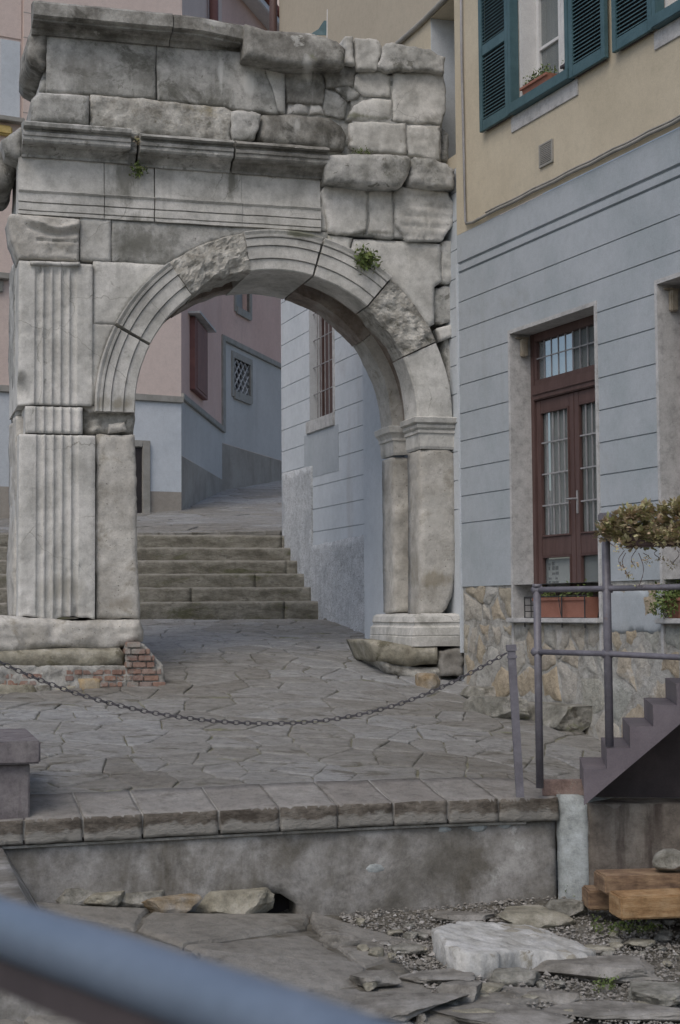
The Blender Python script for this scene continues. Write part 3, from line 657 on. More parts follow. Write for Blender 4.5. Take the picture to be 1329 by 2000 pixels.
# moulded cornices
def prof_of(fr_pts, wbase=0.):
    """[(out, px y at x=ref)] -> [(out, z)]"""
    return fr_pts
def zA(x, y, w): return ARC.uv(x, y, w)[1]
xr = 150
topc = [(-.05, zA(xr, 74, 0)), (.03, zA(xr, 74, -.03)), (.05, zA(xr, 68, -.05)), (.055, zA(xr, 62, -.055)), (.12, zA(xr, 55, -.12)), (.13, zA(xr, 52, -.13)), (.21, zA(xr, 47, -.21)), (.215, zA(xr, 43, -.215)), (.26, zA(xr, 38, -.26)), (.275, zA(xr, 35, -.275)), (.27, zA(xr, 12, -.27)), (.24, zA(xr, 9, -.24)), (-.05, zA(xr, 10, -.05))]
uA = lambda x, y=300, w=0.: ARC.uv(x, y, w)[0]
def mould(name, path, prof, m, seed, wear=None, rough=.004):
    V, F = sweep(path, prof, ARC.P, .05, rough, seed, 7, wear); return make(name, V, F, m, arch)
mould('cornice_block', [(uA(66, 40, -.27) , .0), (uA(338, 40, -.27), .0)], topc, 'dark', 1)
def wear1(Q): return -.16 * np.clip((Q[:, 0] - uA(395, 60, -.27)) / .6, 0, 1) * (Q[:, 2] > 0)
mould('cornice_block', [(uA(340, 40, -.27), .01), (uA(487, 40, -.27), .01)], [(o * .96, z) for o, z in topc], 'dark', 2, wear=wear1, rough=.008)
blk('broken_cornice_end', [(66, 32), (61, 50), (56, 70), (54, 108), (62, 121), (84, 133), (96, 128), (96, 40)], 'dark', .0, 1.15, er=.05, ed=.05, rough=.035)
blk('broken_cornice_end', [(84, 132), (86, 140), (78, 160), (77, 180), (96, 180), (96, 130)], 'grey', .12, 1.15, er=.03, ed=.02, rough=.015)
xr = 150
mc = [(-.05, zA(xr, 313, 0)), (.03, zA(xr, 313, -.03)), (.035, zA(xr, 308, -.035)), (.06, zA(xr, 303, -.06)), (.10, zA(xr, 296, -.1)), (.11, zA(xr, 291, -.11)), (.22, zA(xr, 283, -.22)), (.235, zA(xr, 279, -.23)), (.235, zA(xr, 271, -.235)), (.25, zA(xr, 270, -.25)), (.255, zA(xr, 264, -.255)), (.215, zA(xr, 262, -.21)), (.215, zA(xr, 259, -.21)), (.26, zA(xr, 256, -.26)), (.295, zA(xr, 252, -.29)), (.30, zA(xr, 245, -.30)), (.28, zA(xr, 243, -.28)), (-.05, zA(xr, 243, -.05))]
mould('cornice_block', [(uA(46, 270, -.25), 0), (uA(256, 270, -.25), 0)], mc, 'grey', 3)
mould('cornice_block', [(uA(256, 270, -.25), 0), (uA(271, 270, -.25), 0)], [(o * .55, z) for o, z in mc], 'grey', 13, rough=.02)
mc2 = [(o * 1., z - .02) for o, z in mc[:-3]] + [(.28, mc[-3][1] - .03), (.2, mc[-3][1] + .0), (-.05, mc[-3][1] + .0)]
mould('cornice_block', [(uA(275, 270, -.25), 0), (uA(457, 270, -.25), 0)], mc2, 'grey', 4, rough=.007)
mc3 = [(o, z - .005) for o, z in mc2]
mould('cornice_block', [(uA(461, 270, -.25), 0.0), (uA(642, 270, -.25), 0.0)], mc3, 'dark', 5, rough=.008)
blk('broken_cornice_end', [(-14, 300), (0, 282), (18, 272), (30, 262), (46, 246), (50, 300), (34, 318), (28, 340), (20, 366), (2, 368), (-12, 345)], 'dark', .30, 1.3, er=.08, ed=.08, rough=.04, jit=.02)
blk('broken_cornice_end', [(4, 272), (22, 262), (40, 246), (48, 246), (48, 300), (38, 312), (10, 300)], 'grey', -.02, .5, er=.06, ed=.06, rough=.02, jit=.01)
# frieze and architrave: three stepped bands under a plain frieze
def bands(x0, x1, lines, m, seed, wbk=1.2, w=0.):
    z3, z2, z1, zb_, zt_ = lines
    pr = [(.0, zb_), (.014, zb_), (.014, z1 - .006), (.0, z1 - .004), (0.0, z1), (.02, z1 + .006), (.02, z2 - .006), (.004, z2 - .004), (.006, z2), (.028, z2 + .006), (.028, z3 - .03), (.052, z3 - .008), (.052, z3), (.004, z3 + .006), (.0, zt_), (-.3, zt_), (-.3, zb_)]
    V, F = sweep([(uA(x0, 380), w), (uA(x1, 380), w)], pr, ARC.P, .05, .005, seed); return make('architrave_block', V, F, m, arch)
def zl(y): return zA(200, y, 0)
ln = [zl(381), zl(404), zl(420), zl(427), zl(316)]
bands(36, 203, ln, 'pale', 1); bands(204.5, 301, [z for z in ln], 'pale', 2, w=.004); bands(303, 472, ln, 'pale', 3); bands(472.5, 626, ln, 'pale', 4, w=.002)
blk('rubble_core', [(38, 318), (640, 356), (642, 455), (36, 425)], 'grey', .2, 1.2, er=.01, ed=.0, rough=.01)
blk('stone_block', [(627, 360), (638, 400), (640, 440), (642, 452), (628, 450)], 'pale', .03, 1.1, **S_)
# ring of the arch
ci = [ARC.uv(*p) for p in ((268, 780), (300, 650), (487, 535), (560, 530), (718, 598), (790, 700))]
Am = np.array([(2 * x, 2 * y, 1) for x, y in ci]); bv = np.array([x * x + y * y for x, y in ci]); sol = np.linalg.lstsq(Am, bv, rcond=None)[0]
CX, CZ = sol[0], sol[1]; RI = math.sqrt(sol[2] + CX * CX + CZ * CZ); 
co = [ARC.uv(*p, -.05) for p in ((188, 760), (220, 633), (330, 505), (478, 457), (628, 472), (762, 545), (856, 660))]
RO = float(np.mean([math.hypot(x - CX, y - CZ) for x, y in co]))
print('arch', CX, CZ, RI, RO)
ang = lambda px, py: math.atan2(ARC.uv(px, py)[1] - CZ, ARC.uv(px, py)[0] - CX)
def ring(a0, a1, prof, seed, rough=.003, sag=0., s=.05, rs=9., m='pale', name='voussoir', outer_wobble=0.):
    """radial profile [(r, w)] closed loop carried round the arch"""
    a0 -= .002; a1 += .002
    n = max(2, int(abs(a1 - a0) * RO / s)); m_ = len(prof); Q = []
    for i in range(n + 1):
        a = a0 + (a1 - a0) * i / n
        for r, w in prof: Q.append((r, w, a))
    Q = np.array(Q); X = np.c_[CX + Q[:, 0] * np.cos(Q[:, 2]), Q[:, 1], CZ + Q[:, 0] * np.sin(Q[:, 2])]
    dn = fbm(X, rs, 4, seed); front = Q[:, 1] < .3
    wv = Q[:, 1] + np.where(front, dn * rough, 0); rv = Q[:, 0] + np.where(Q[:, 0] < RI + .05, fbm(X, rs * .6, 3, seed + 3) * rough * 1.2, 0)
    V = [ARC.P(CX + r * math.cos(a), w, CZ + r * math.sin(a)) for r, w, a in zip(rv, wv, Q[:, 2])]
    F = [(i * m_ + k, i * m_ + (k + 1) % m_, (i + 1) * m_ + (k + 1) % m_, (i + 1) * m_ + k) for i in range(n) for k in range(m_)]
    F += [tuple(range(m_)), tuple(n * m_ + k for k in range(m_))]
    return make(name, V, F, m, arch)
T = RO - RI
def mprof(dep):
    return [(RI, dep), (RI, -.006), (RI + .012, -.02), (RI + T * .28, -.024), (RI + T * .29, -.010), (RI + T * .30, -.044), (RI + T * .60, -.048), (RI + T * .61, -.032), (RI + T * .62, -.066), (RI + T * .80, -.068),
            (RI + T * .81, -.05), (RI + T * .83, -.085), (RI + T * .88, -.09), (RI + T * .89, -.078), (RI + T * .97, -.10), (RO, -.10), (RO, -.02), (RO, dep)]
def rprof(dep, n=12, w=-.03):
    return [(RI, dep), (RI + .0, w + .03)] + [(RI + .02 + (T - .04) * k / n, w - .03 * math.sin(PI * k / n)) for k in range(n + 1)] + [(RO, w + .04), (RO, dep)]
aS = PI + .02; a1_ = ang(253, 652); a2_ = ang(347, 540); a3_ = ang(482, 496); a4_ = ang(620, 506); a5_ = ang(739, 571); a6_ = ang(822, 681); aE = -.02
ring(aS, a1_ + .008, mprof(.42), 1); ring(a1_ - .008, a2_, mprof(.42), 2)
ring(a2_, a3_, rprof(.42, 16), 3, rough=.035, rs=12, m='rough', s=.03)
ring(a3_, a4_ + .005, mprof(1.3), 4, name='keystone')
ring(a4_ - .005, a5_, mprof(.42), 5); ring(a5_ - .006, a6_, rprof(.42, 16), 6, rough=.03, rs=12, m='rough', s=.03)
ring(a6_ - .004, aE, rprof(.42, 8, -.02), 7, rough=.008, rs=4)
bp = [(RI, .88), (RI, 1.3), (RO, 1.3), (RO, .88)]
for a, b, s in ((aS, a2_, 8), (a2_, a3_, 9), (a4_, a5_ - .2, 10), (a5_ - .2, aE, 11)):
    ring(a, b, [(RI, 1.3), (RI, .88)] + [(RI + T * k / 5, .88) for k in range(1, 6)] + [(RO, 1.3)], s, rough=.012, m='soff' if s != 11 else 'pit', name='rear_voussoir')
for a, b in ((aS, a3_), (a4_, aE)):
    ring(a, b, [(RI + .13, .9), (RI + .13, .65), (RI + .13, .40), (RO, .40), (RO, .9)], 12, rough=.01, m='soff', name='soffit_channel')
# spandrels: stones whose lower edge follows the ring
def arcpts(aa, ab, n=14, r=None): r = r or RO - .004; return [(CX + r * math.cos(a), CZ + r * math.sin(a)) for a in np.linspace(aa, ab, n)]
def blkuz(name, poly, m, w0=.0, w1=1.25, **k):
    cnt_[0] += 1; k.setdefault('seed', cnt_[0]); k.setdefault('jit', .004)
    V, F, sm = patch(poly, ARC.P, w0, w1, **k); return make(name, V, F, m, arch, smooth=sm)
z1_, z2_ = zA(200, 427, 0) - .003, zA(200, 510, 0)
u1_, u2_, u3_ = uA(157, 450), uA(182, 600), uA(218, 480)
blkuz('spandrel_block', [(u1_, z2_ + .002), (u3_ - .004, z2_ + .002), (u3_ - .004, z1_), (u1_, z1_)], 'pale', 0, 1.25, **S_)
aa = math.asin(min(1, (z2_ - CZ) / RO)); aa = PI - aa
zj = zA(220, 633, 0); ab = PI - math.asin((zj - CZ) / RO)
uK = uA(641, 465)
blkuz('spandrel_block', [(u3_ + .002, z1_), (u3_ + .002, z2_ + .002), *arcpts(aa, math.acos((uK - CX) / RO), 22), (uK, z1_ - .0)][::1], 'grey', .012, 1.25, **S_)
blkuz('spandrel_block', [(u2_ + .003, z2_ - .003), (u2_ + .003, zj), *arcpts(ab, aa, 14)], 'pale', .004, 1.25, **S_)
zsp = zA(200, 791, 0)
blkuz('spandrel_block', [(u2_ - .12, zj - .003), (u2_ - .12, zsp), (CX - RO, zsp), *arcpts(PI, ab, 10)], 'pale', .008, 1.25, **S_)
ak = math.acos((uK - CX) / RO); al_ = math.acos((uA(684, 465) - CX) / RO)
blkuz('spandrel_block', [(uK + .004, zA(645, 459, 0)), *arcpts(ak - .003, al_ + .004, 6), (uA(690, 465), zA(690, 464, 0))], 'pale', .01, 1.2, **S_)
am_ = ang(853, 655)
blkuz('spandrel_block', [(uA(692, 465), zA(690, 466, 0)), *arcpts(al_ - .004, am_ + .06, 14), *A_([(850, 632), (850, 560), (866, 548), (862, 476), (780, 470)])], 'pale', .0, 1.2, er=.04, ed=.025, rough=.006)
blk('stone_block', [(864, 472), (888, 470), (886, 548), (878, 555), (864, 552)], 'pale', .02, 1.2, **R_)
blk('stone_block', [(852, 562), (868, 556), (884, 560), (886, 625), (866, 634), (851, 630), (842, 608)], 'grey', .06, 1.2, **R_)
blk('stone_block', [(854, 640), (884, 634), (883, 656), (862, 664)], 'pale', .02, 1.2, **R_)
blk('rubble_core', [(800, 480), (890, 480), (892, 1200), (840, 1200), (872, 760), (850, 660), (800, 600)], 'dark', .3, 1.2, er=.01, ed=0, rough=.02)
blk('stone_block', [(868, 662), (884, 660), (884, 812), (872, 812), (876, 740)], 'grey', .08, 1.2, **R_)
# left pier: corner capital
def acan(A, d):
    u = (A[:, 0] - uA(112, 460)) / .27; z = (A[:, 1] - zA(112, 462, 0)) / .2
    m_ = np.clip(1.25 - np.maximum(np.abs(u), np.abs(z) * .9), 0, .25) * 4
    e = np.exp(-((z - .35 - .35 * np.abs(u)) / .12) ** 2) * -.05 + np.exp(-((z - .05 - .3 * u * u) / .13) ** 2) * .045
    lobes = -.03 * np.exp(-((np.abs(u) - .62) ** 2 + (z - .62) ** 2) / .04)
    low = -.03 * np.exp(-((z + .45) / .22) ** 2) * np.exp(-((np.abs(u) - .35) / .2) ** 2) + .05 * np.exp(-((z + .26) / .06) ** 2) * (np.abs(u) < .75)
    return m_ * (e + lobes + low) * .75 + .007 * m_ * fbm(np.c_[A, A[:, 0]], 22, 3, 8)
blk('capital', [(16, 425), (22, 417), (60, 418), (157, 427), (155, 509), (37, 504), (28, 478), (20, 462)], 'pit', -.05, .42, relief=acan, s=.018, er=.03, ed=.025, rough=.008)
# fluted shaft
nfl = 5
def shaft(name, xl, xr_, yt, yb, x0f, x1f, seed, w=-.04, caps=False, brk=None, m='pale', botfun=None):
    ul, ur_ = uA(xl, 800, w), uA(xr_, 800, w); uf0, uf1 = uA(x0f, 800, w), uA(x1f, 800, w); zt_, zb_ = zA(100, yt, w), zA(100, yb, w)
    us = np.unique(np.r_[np.arange(ul, ur_, .03), ur_, np.linspace(uf0, uf1, nfl * 12 + 1)]); us = us[(us >= ul) & (us <= ur_)]
    zs = np.linspace(zb_, zt_, max(3, int((zt_ - zb_) / .03)))
    U, Z = np.meshgrid(us, zs); sh = U.shape; U = U.ravel(); Z = Z.ravel()
    t = (U - uf0) / (uf1 - uf0) * nfl; inn = (t > 0) & (t < nfl); fr_ = t - np.floor(t); ww = np.clip(np.abs(fr_ - .5) / .40, 0, 1)
    dep = np.where(inn, .026 * np.sqrt(np.clip(1 - ww * ww, 0, 1)), 0)
    if caps: dep = dep * np.clip((zt_ - .055 - Z) / .03, 0, 1)
    Q = np.c_[U, np.zeros_like(U), Z]
    er = np.clip((fbm(Q, 5.0, 4, seed) - .72) * 8, 0, 1) * .012
    W = w + dep + er + .0035 * fbm(Q, 12, 3, seed)
    if brk is not None: W = W + brk(U, Z)
    Zb = Z.copy()
    if botfun is not None: Zb = Zb + botfun(U) * np.clip(1 - (Z - zb_) / .15, 0, 1)
    e = np.minimum(U - ul, ur_ - U); W = W + .012 * np.clip(1 - e / .02, 0, 1)
    ny, nx = sh; V = [ARC.P(a, b, c) for a, b, c in zip(U, W, Zb)]
    F = [(j * nx + i, j * nx + i + 1, (j + 1) * nx + i + 1, (j + 1) * nx + i) for j in range(ny - 1) for i in range(nx - 1)]
    per = [i for i in range(nx)] + [j * nx + nx - 1 for j in range(1, ny)] + [(ny - 1) * nx + i for i in range(nx - 2, -1, -1)] + [j * nx for j in range(ny - 2, 0, -1)]
    k0 = len(V)
    for i in per: V.append(ARC.P(U[i], 1.28, Zb[i]))
    n = len(per)
    for k in range(n): F.append((per[(k + 1) % n], per[k], k0 + k, k0 + (k + 1) % n))
    return make(name, V, F, m, arch, smooth=[True] * ((ny - 1) * (nx - 1)) + [False] * n)
def chipL(U, Z): return .16 * np.clip(1 - ((U - uA(38, 770)) / .13) ** 2 - ((Z - zA(38, 765, 0)) / .2) ** 2, 0, 1)
shaft('pilaster_shaft', 36, 181.5, 512, 791, 66, 152, 2, caps=True, brk=chipL)
shaft('pilaster_shaft', 50, 162, 794, 846, 68, 154, 4, brk=None)
def botr(U): return .02 * vn(np.c_[U * 6, U * 0, U * 0], 5) + .012 * vn(np.c_[U * 20, U * 0, U * 0], 6)
def lowbrk(U, Z):
    f = np.clip(1 - (Z - zA(100, 1208, 0)) / .45, 0, 1)
    return f * .05 * np.clip(fbm(np.c_[U, Z, Z * 0], 5, 3, 3) + .1, 0, 1) + .03 * np.clip(1 - np.abs(U - uA(150, 1100)) / .05, 0, 1) * f
shaft('pilaster_shaft', 38, 187, 849, 1208, 70, 156, 6, brk=lowbrk, botfun=botr)
blk('capital_band', [(58, 509), (157, 511), (156, 518), (60, 516)], 'pale', -.085, .05, er=.012, ed=.012, rough=.003)
blk('stone_block', [(188, 849), (264, 848), (268, 960), (271, 1080), (275, 1209), (189, 1209)], 'pit', .012, 1.28, er=.035, ed=.025, rough=.008, jit=.012)
# broken impost of the left pier
blk('broken_impost', [(163, 795), (264, 793), (266, 816), (262, 846), (165, 846), (160, 822)], 'rough', .06, 1.28, er=.04, ed=.04, rough=.045, s=.022)
blk('broken_impost', [(160, 793), (265, 792), (264, 802), (222, 806), (196, 803), (176, 806)], 'pit', .0, .3, er=.02, ed=.02, rough=.012)
blk('broken_impost', [(214, 828), (244, 824), (250, 842), (212, 845)], 'pit', .0, .2, er=.02, ed=.02, rough=.01)
blk('rear_pilaster', [(30, 505), (60, 505), (60, 730), (56, 812), (34, 812), (28, 700)], 'grey', .45, 1.3, er=.03, ed=.02, rough=.012)
blk('rear_pilaster', [(31, 812), (60, 812), (60, 1205), (30, 1205), (26, 1110), (33, 1000)], 'pit', .25, 1.3, er=.03, ed=.03, rough=.02)
# base of the left pier
blk('pier_base', [(-30, 1206), (20, 1203), (52, 1206), (150, 1212), (276, 1210), (284, 1232), (283, 1252), (262, 1260), (215, 1272), (120, 1268), (40, 1276), (-30, 1280)], 'pit', -.16, 1.4, er=.09, ed=.08, rough=.03, rs=7, relief=lambda A, d: .006 * np.sin(A[:, 1] * 60 + 3 * vn(np.c_[A * 3, A[:, 0]], 2)) * np.clip(d / .04, 0, 1))
blk('footing_stone', [(-30, 1274), (60, 1270), (150, 1266), (236, 1266), (246, 1278), (243, 1302), (180, 1306), (90, 1308), (0, 1306), (-30, 1306)], 'sand', -.24, 1.3, er=.08, ed=.07, rough=.014)
# brick and rubble repair under the base
bw = -.27
brk = MB()
def bricks(x0, x1, y0, y1, w, hx=26, hy=12.5, seed=0, mbb=brk, ragged=0):
    r_ = np.random.RandomState(seed); y = y0; k = 0
    while y < y1:
        x = x0 + (-hx / 2 if k % 2 else 0) + r_.uniform(0, 6); end = x1 - ragged * (y1 - y) / (y1 - y0) + r_.uniform(-6, 6)
        while x < end - 5:
            xe = min(x + hx * r_.uniform(.7, 1.15), end); a = ARC.uv(max(x, x0), y + hy - 2, w); b = ARC.uv(xe - 1.5, y, w)
            if b[0] - a[0] > .02: mbb.box(ARC, a[0], b[0], w + r_.uniform(-.012, .014), w + .3, a[1], b[1], r_.uniform(0, 1), bev=.006)
            x = xe
        y += hy; k += 1
bricks(128, 246, 1308, 1346, bw, seed=1, hx=22, hy=12)
bricks(0, 80, 1316, 1334, bw + .01, seed=5, hx=24)
bricks(246, 328, 1254, 1342, bw - .02, seed=2, ragged=40, hx=30, hy=13)
brk.build('brick_footing', 'brick', arch)
blk('footing_mortar', [(-30, 1300), (247, 1300), (250, 1258), (282, 1258), (318, 1300), (326, 1345), (250, 1362), (-30, 1370)], 'mortar', bw + .012, 1.2, er=.02, ed=.01, rough=.02, rs=12, s=.02)
blk('footing_stone', [(-20, 1336), (66, 1338), (74, 1350), (68, 1366), (-20, 1366)], 'sand', bw - .06, .1, **R_)
blk('footing_stone', [(154, 1326), (197, 1326), (199, 1356), (153, 1354)], 'ochrestone', bw - .03, 0, er=.03, ed=.025, rough=.006)
blk('footing_stone', [(74, 1340), (103, 1338), (102, 1360), (72, 1362)], 'rock', bw - .03, 0, **R_)
blk('footing_stone', [(105, 1344), (150, 1342), (150, 1362), (104, 1362)], 'sand', bw - .02, 0, **R_)
# right pier
blk('pier_shaft', [(821, 878), (878, 875), (889, 888), (893, 960), (891, 1050), (894, 1100), (884, 1165), (874, 1188), (862, 1201), (822, 1201)], 'pit', .0, .42, er=.04, ed=.03, rough=.006, rs=9)
Ur = uA(770, 1000, .88)
zt_, zb_ = zA(780, 893, .88), zA(780, 1195, .88)
V, F, sm = patch([(Ur, zb_), (Ur + .5, zb_), (Ur + .5, zt_), (Ur, zt_)], ARC.P, .88, 1.32, er=.03, ed=.02, rough=.02, rs=7, seed=66); make('rear_shaft', V, F, 'pit', arch, smooth=sm)
V, F, sm = patch([(Ur + .17, zb_), (Ur + .9, zb_), (Ur + .9, zA(800, 700, .6)), (Ur + .17, zA(800, 700, .6))], ARC.P, .40, .9, er=.01, ed=.0, rough=.01, seed=67); make('pier_core', V, F, 'pit', arch, smooth=sm)
uF = uA(821, 850)
def zq(y): return zA(840, y, 0)
ip = [(-.05, zq(877)), (.0, zq(877)), (.012, zq(872)), (.014, zq(847)), (.03, zq(846)), (.03, zq(841)), (.018, zq(840)), (.045, zq(836)), (.05, zq(831)), (.038, zq(829)), (.075, zq(826)), (.085, zq(817)), (.07, zq(815)), (-.05, zq(814))]
mould('impost', [(uF, .46), (uF, .0), (uF + .42, .0)], ip, 'pale', 21, rough=.007)
zr = lambda y: zA(790, y, .88)
ip2 = [(-.05, zr(889)), (.0, zr(889)), (.01, zr(884)), (.012, zr(862)), (.03, zr(861)), (.03, zr(856)), (.05, zr(850)), (.075, zr(846)), (.085, zr(836)), (.07, zr(834)), (-.05, zr(834))]
mould('impost', [(Ur, 1.34), (Ur, .86), (Ur + .3, .86)], ip2, 'pale', 22, rough=.006)
bs = [(-.1, zq(1262)), (.14, zq(1262)), (.14, zq(1244)), (.128, zq(1243)), (.135, zq(1240)), (.13, zq(1226)), (.10, zq(1222)), (.10, zq(1217)), (.115, zq(1215)), (.10, zq(1204)), (.06, zq(1200)), (-.1, zq(1198))]
mould('pier_base', [(uF - .02, 1.4), (uF - .02, .0), (uF + .5, .0)], bs, 'pale', 23, rough=.007)
V, F, sm = patch([(uF, zq(1262)), (uF + .6, zq(1262)), (uF + .6, zq(1198)), (uF, zq(1198))], ARC.P, -.01, 1.3, seed=70); make('pier_base', V, F, 'pale', arch, smooth=sm)
blk('footing_stone', [(722, 1252), (745, 1250), (815, 1264), (858, 1262), (860, 1296), (800, 1302), (740, 1290)], 'sand', -.16, .75, er=.07, ed=.07, rough=.02)
blk('footing_stone', [(862, 1270), (905, 1268), (908, 1320), (864, 1322)], 'rockgrey', -.2, .6, **R_)
blk('footing_stone', [(742, 1290), (815, 1304), (862, 1304), (866, 1336), (815, 1330), (760, 1314)], 'rough', -.12, .6, er=.05, ed=.05, rough=.03)

# weather stains and lichen patches where the photograph's stones carry them (marks of the stone itself)
def addspots(m, spots, root):
    N = m.node_tree.nodes; L = m.node_tree.links; b = N['Principled BSDF']; src = b.inputs['Base Color'].links[0].from_socket
    tc = N.new('ShaderNodeTexCoord')
    for i, (px, py, rx, rz, col, den) in enumerate(spots):
        c = ARC.P(*(lambda q: (q[0], 0, q[1]))(ARC.uv(px, py))) - root.location
        mp = N.new('ShaderNodeMapping'); mp.vector_type = 'TEXTURE'; mp.inputs['Location'].default_value = c; mp.inputs['Scale'].default_value = (rx, 1.2, rz)
        L.new(tc.outputs['Object'], mp.inputs[0]); ln = N.new('ShaderNodeVectorMath'); ln.operation = 'LENGTH'; L.new(mp.outputs[0], ln.inputs[0])
        ns = N.new('ShaderNodeTexNoise'); ns.inputs['Scale'].default_value = 7; ns.inputs['Detail'].default_value = 9; ns.inputs['Roughness'].default_value = .7
        ms = N.new('ShaderNodeMapping'); ms.inputs['Scale'].default_value = (1, 1, .35); ms.inputs['Location'].default_value = (i * 3.1, 0, 0); L.new(tc.outputs['Object'], ms.inputs[0]); L.new(ms.outputs[0], ns.inputs['Vector'])
        a = N.new('ShaderNodeMath'); a.operation = 'MULTIPLY_ADD'; a.inputs[1].default_value = 2.2; L.new(ns.outputs[0], a.inputs[0])
        a2 = N.new('ShaderNodeMath'); a2.operation = 'MULTIPLY_ADD'; a2.inputs[1].default_value = -1.; a2.inputs[2].default_value = -.35; L.new(ln.outputs['Value'], a2.inputs[0]); L.new(a2.outputs[0], a.inputs[2])
        r = N.new('ShaderNodeMapRange'); r.inputs[1].default_value = 0; r.inputs[2].default_value = .5; r.inputs[4].default_value = den; L.new(a.outputs[0], r.inputs[0])
        x = N.new('ShaderNodeMix'); x.data_type = 'RGBA'; L.new(r.outputs[0], x.inputs[0]); L.new(src, x.inputs[6]); x.inputs[7].default_value = (*col, 1); src = x.outputs[2]
    L.new(src, b.inputs['Base Color'])
DK, GN, LT = (.15, .148, .125), (.2, .205, .14), (.60, .60, .575)
spots = [(245, 350, .22, .38, DK, .75), (455, 355, .10, .3, DK, .85), (275, 460, .36, .3, DK, .8), (600, 460, .5, .06, GN, .8), (740, 455, .5, .05, DK, .7), (700, 228, .4, .05, GN, .8),
         (375, 560, .3, .08, DK, .6), (120, 1150, .3, .25, (.36, .345, .3), .7), (230, 790, .3, .12, (.24, .22, .17), .7), (720, 345, .35, .05, DK, .6), (870, 600, .12, .2, DK, .6)]
addspots(M['pale'], spots, arch)
addspots(M['pit'], [(120, 480, .22, .1, (.26, .25, .22), .7), (790, 1110, .25, .3, (.28, .26, .21), .8), (850, 1130, .3, .14, (.27, .24, .18), .75), (855, 1000, .15, .4, (.5, .49, .455), .6), (240, 1180, .2, .12, (.3, .27, .22), .6)], arch)
addspots(M['grey'], [(432, 150, .045, .3, LT, .9), (490, 165, .12, .16, LT, .9), (160, 130, .4, .25, (.25, .245, .225), .6), (120, 190, .4, .03, LT, .8), (275, 470, .4, .28, (.17, .17, .15), .8), (700, 330, .3, .05, (.5, .5, .47), .7)], arch)
addspots(M['dark'], [(600, 145, .08, .14, LT, .85), (580, 250, .08, .12, LT, .7), (420, 60, .3, .05, LT, .7), (250, 30, .8, .04, (.34, .345, .33), .7)], arch)

# ------------------------------------------------------------------ cream and grey house on the right
base = lambda fr, u=0.: fr.P(u, 0, float(glow(*fr.P(u, 0, 0).xy)))
h1 = empty('corner_house', base(B1), 'cream house with pale grey grooved ground floor, brown glazed door and exposed rubble plinth', 'house')
z1f = lambda y, x: B1.uv(x, y)[1]
U1 = lambda x, y=1190, w=0.: B1.uv(x, y, w)[0]
uC, uEndH = 0.02, 7.5
zdiv = z1f(462, 890); zpl = z1f(1143, 985)
dl, dr = U1(998, 720), U1(1164.5, 720); dt = (z1f(650, 1000) + z1f(598, 1160)) / 2; db = z1f(1207, 1080)
el, er_ = U1(1288, 720), U1(1288, 720) + (dr - dl)
gz = [(z1f(y, 905), .006, .014) for y in (588, 643, 697, 751, 807, 861, 915, 969, 1022)]
dbl = [(z1f(515, 897), .016, .03), (z1f(532, 899), .014, .03)]
wall(B1, uC, uEndH, zpl, zdiv, [(dl, dr, zpl, dt), (el, er_, zpl, dt)], gz + dbl, .4, 'ground_floor_wall', 'white', h1)
# jamb edges in pale stone, set just proud
def jambs(l, r, p):
    mb = MB()
    mb.box(B1, l - .035, l + .003, -.012, .395, zpl - .62 if l < 1.0 else zpl - .65, dt + .035); mb.box(B1, r - .003, r + .035, -.012, .395, zpl - .65, dt + .035)
    mb.box(B1, l + .003, r - .003, -.012, .395, dt - .003, dt + .035); mb.build('door_surround', 'palejamb', p)
jambs(dl, dr, h1); jambs(el, er_, h1)
# render below the first stone line: ragged lower edge
def ragged(px, m='white', name='render_remnant', seed=0):
    V, F, sm = patch([B1.uv(x, y) for x, y in px], B1.P, .002, .06, s=.04, er=.015, ed=.01, rough=.002, seed=seed, jit=.02); make(name, V, F, m, h1, smooth=sm)
ragged([(1170, 1150), (1292, 1150), (1292, 1232), (1262, 1238), (1230, 1234), (1208, 1240), (1176, 1234)], seed=3)
ragged([(1345, 1150), (1500, 1130), (1500, 1215), (1345, 1225)], seed=4)
mbe = MB().box(B1, uC - .02, uC + .02, -.012, .3, z1f(1275, 905), zdiv - .3); mbe.build('corner_edge', 'white2', h1)
# rubble plinth
zlow = z1f(1600, 1300)
mbm = MB(); zsb = z1f(1207, 1080) - .05
mbm.box(B1, uC + .02, uEndH, .014, .6, zlow - .6, zsb)
for a, b in ((uC + .02, dl - .036), (dr + .036, el - .036), (er_ + .036, uEndH)): mbm.box(B1, a, b, .014, .6, zsb + .001, zpl + .02)
mbm.build('plinth_mortar', 'mortar', h1)
rsb = np.random.RandomState(12)
sdp = []
z = zlow - .3; k = 0
while z < zpl + .15:
    u = uC; hh = .22 if z > z1f(1290, 1050) else .36
    while u < 5.2:
        sdp.append((u + rsb.uniform(-.4, .4) * hh, z + rsb.uniform(-.3, .3) * hh)); u += hh * rsb.uniform(.9, 1.7)
    z += hh * .9; k += 1
sdp = np.array(sdp)
PB = lambda u, z, h: B1.P(u, -h, z)
keepP = lambda c: not (dl - .02 < c[0] < dr + .02 and c[1] > db - .12)
mbp = MB()
for a, b, c, d in ((uC + .03, 5.0, zlow - .5, zsb), (uC + .03, dl - .037, zsb + .004, zpl + .004), (dr + .037, el - .037, zsb + .004, zpl - .0)):
    sel = sdp[(sdp[:, 0] > a) & (sdp[:, 0] < b) & (sdp[:, 1] > c) & (sdp[:, 1] < d)]
    slabs(vor(sel, [(a, c), (b, c), (b, d), (a, d)]), PB, .010, .016, lambda x, y: -.012 + .016 * vn(np.array([[x * 2, y * 2, 0]]), 4)[0], rsb, bulge=.010, jit=.03, s=.04, depth=.03, mb=mbp, tilt=.03)
mbp.build('rubble_plinth', 'tuff', h1, smooth='auto', recalc=False)
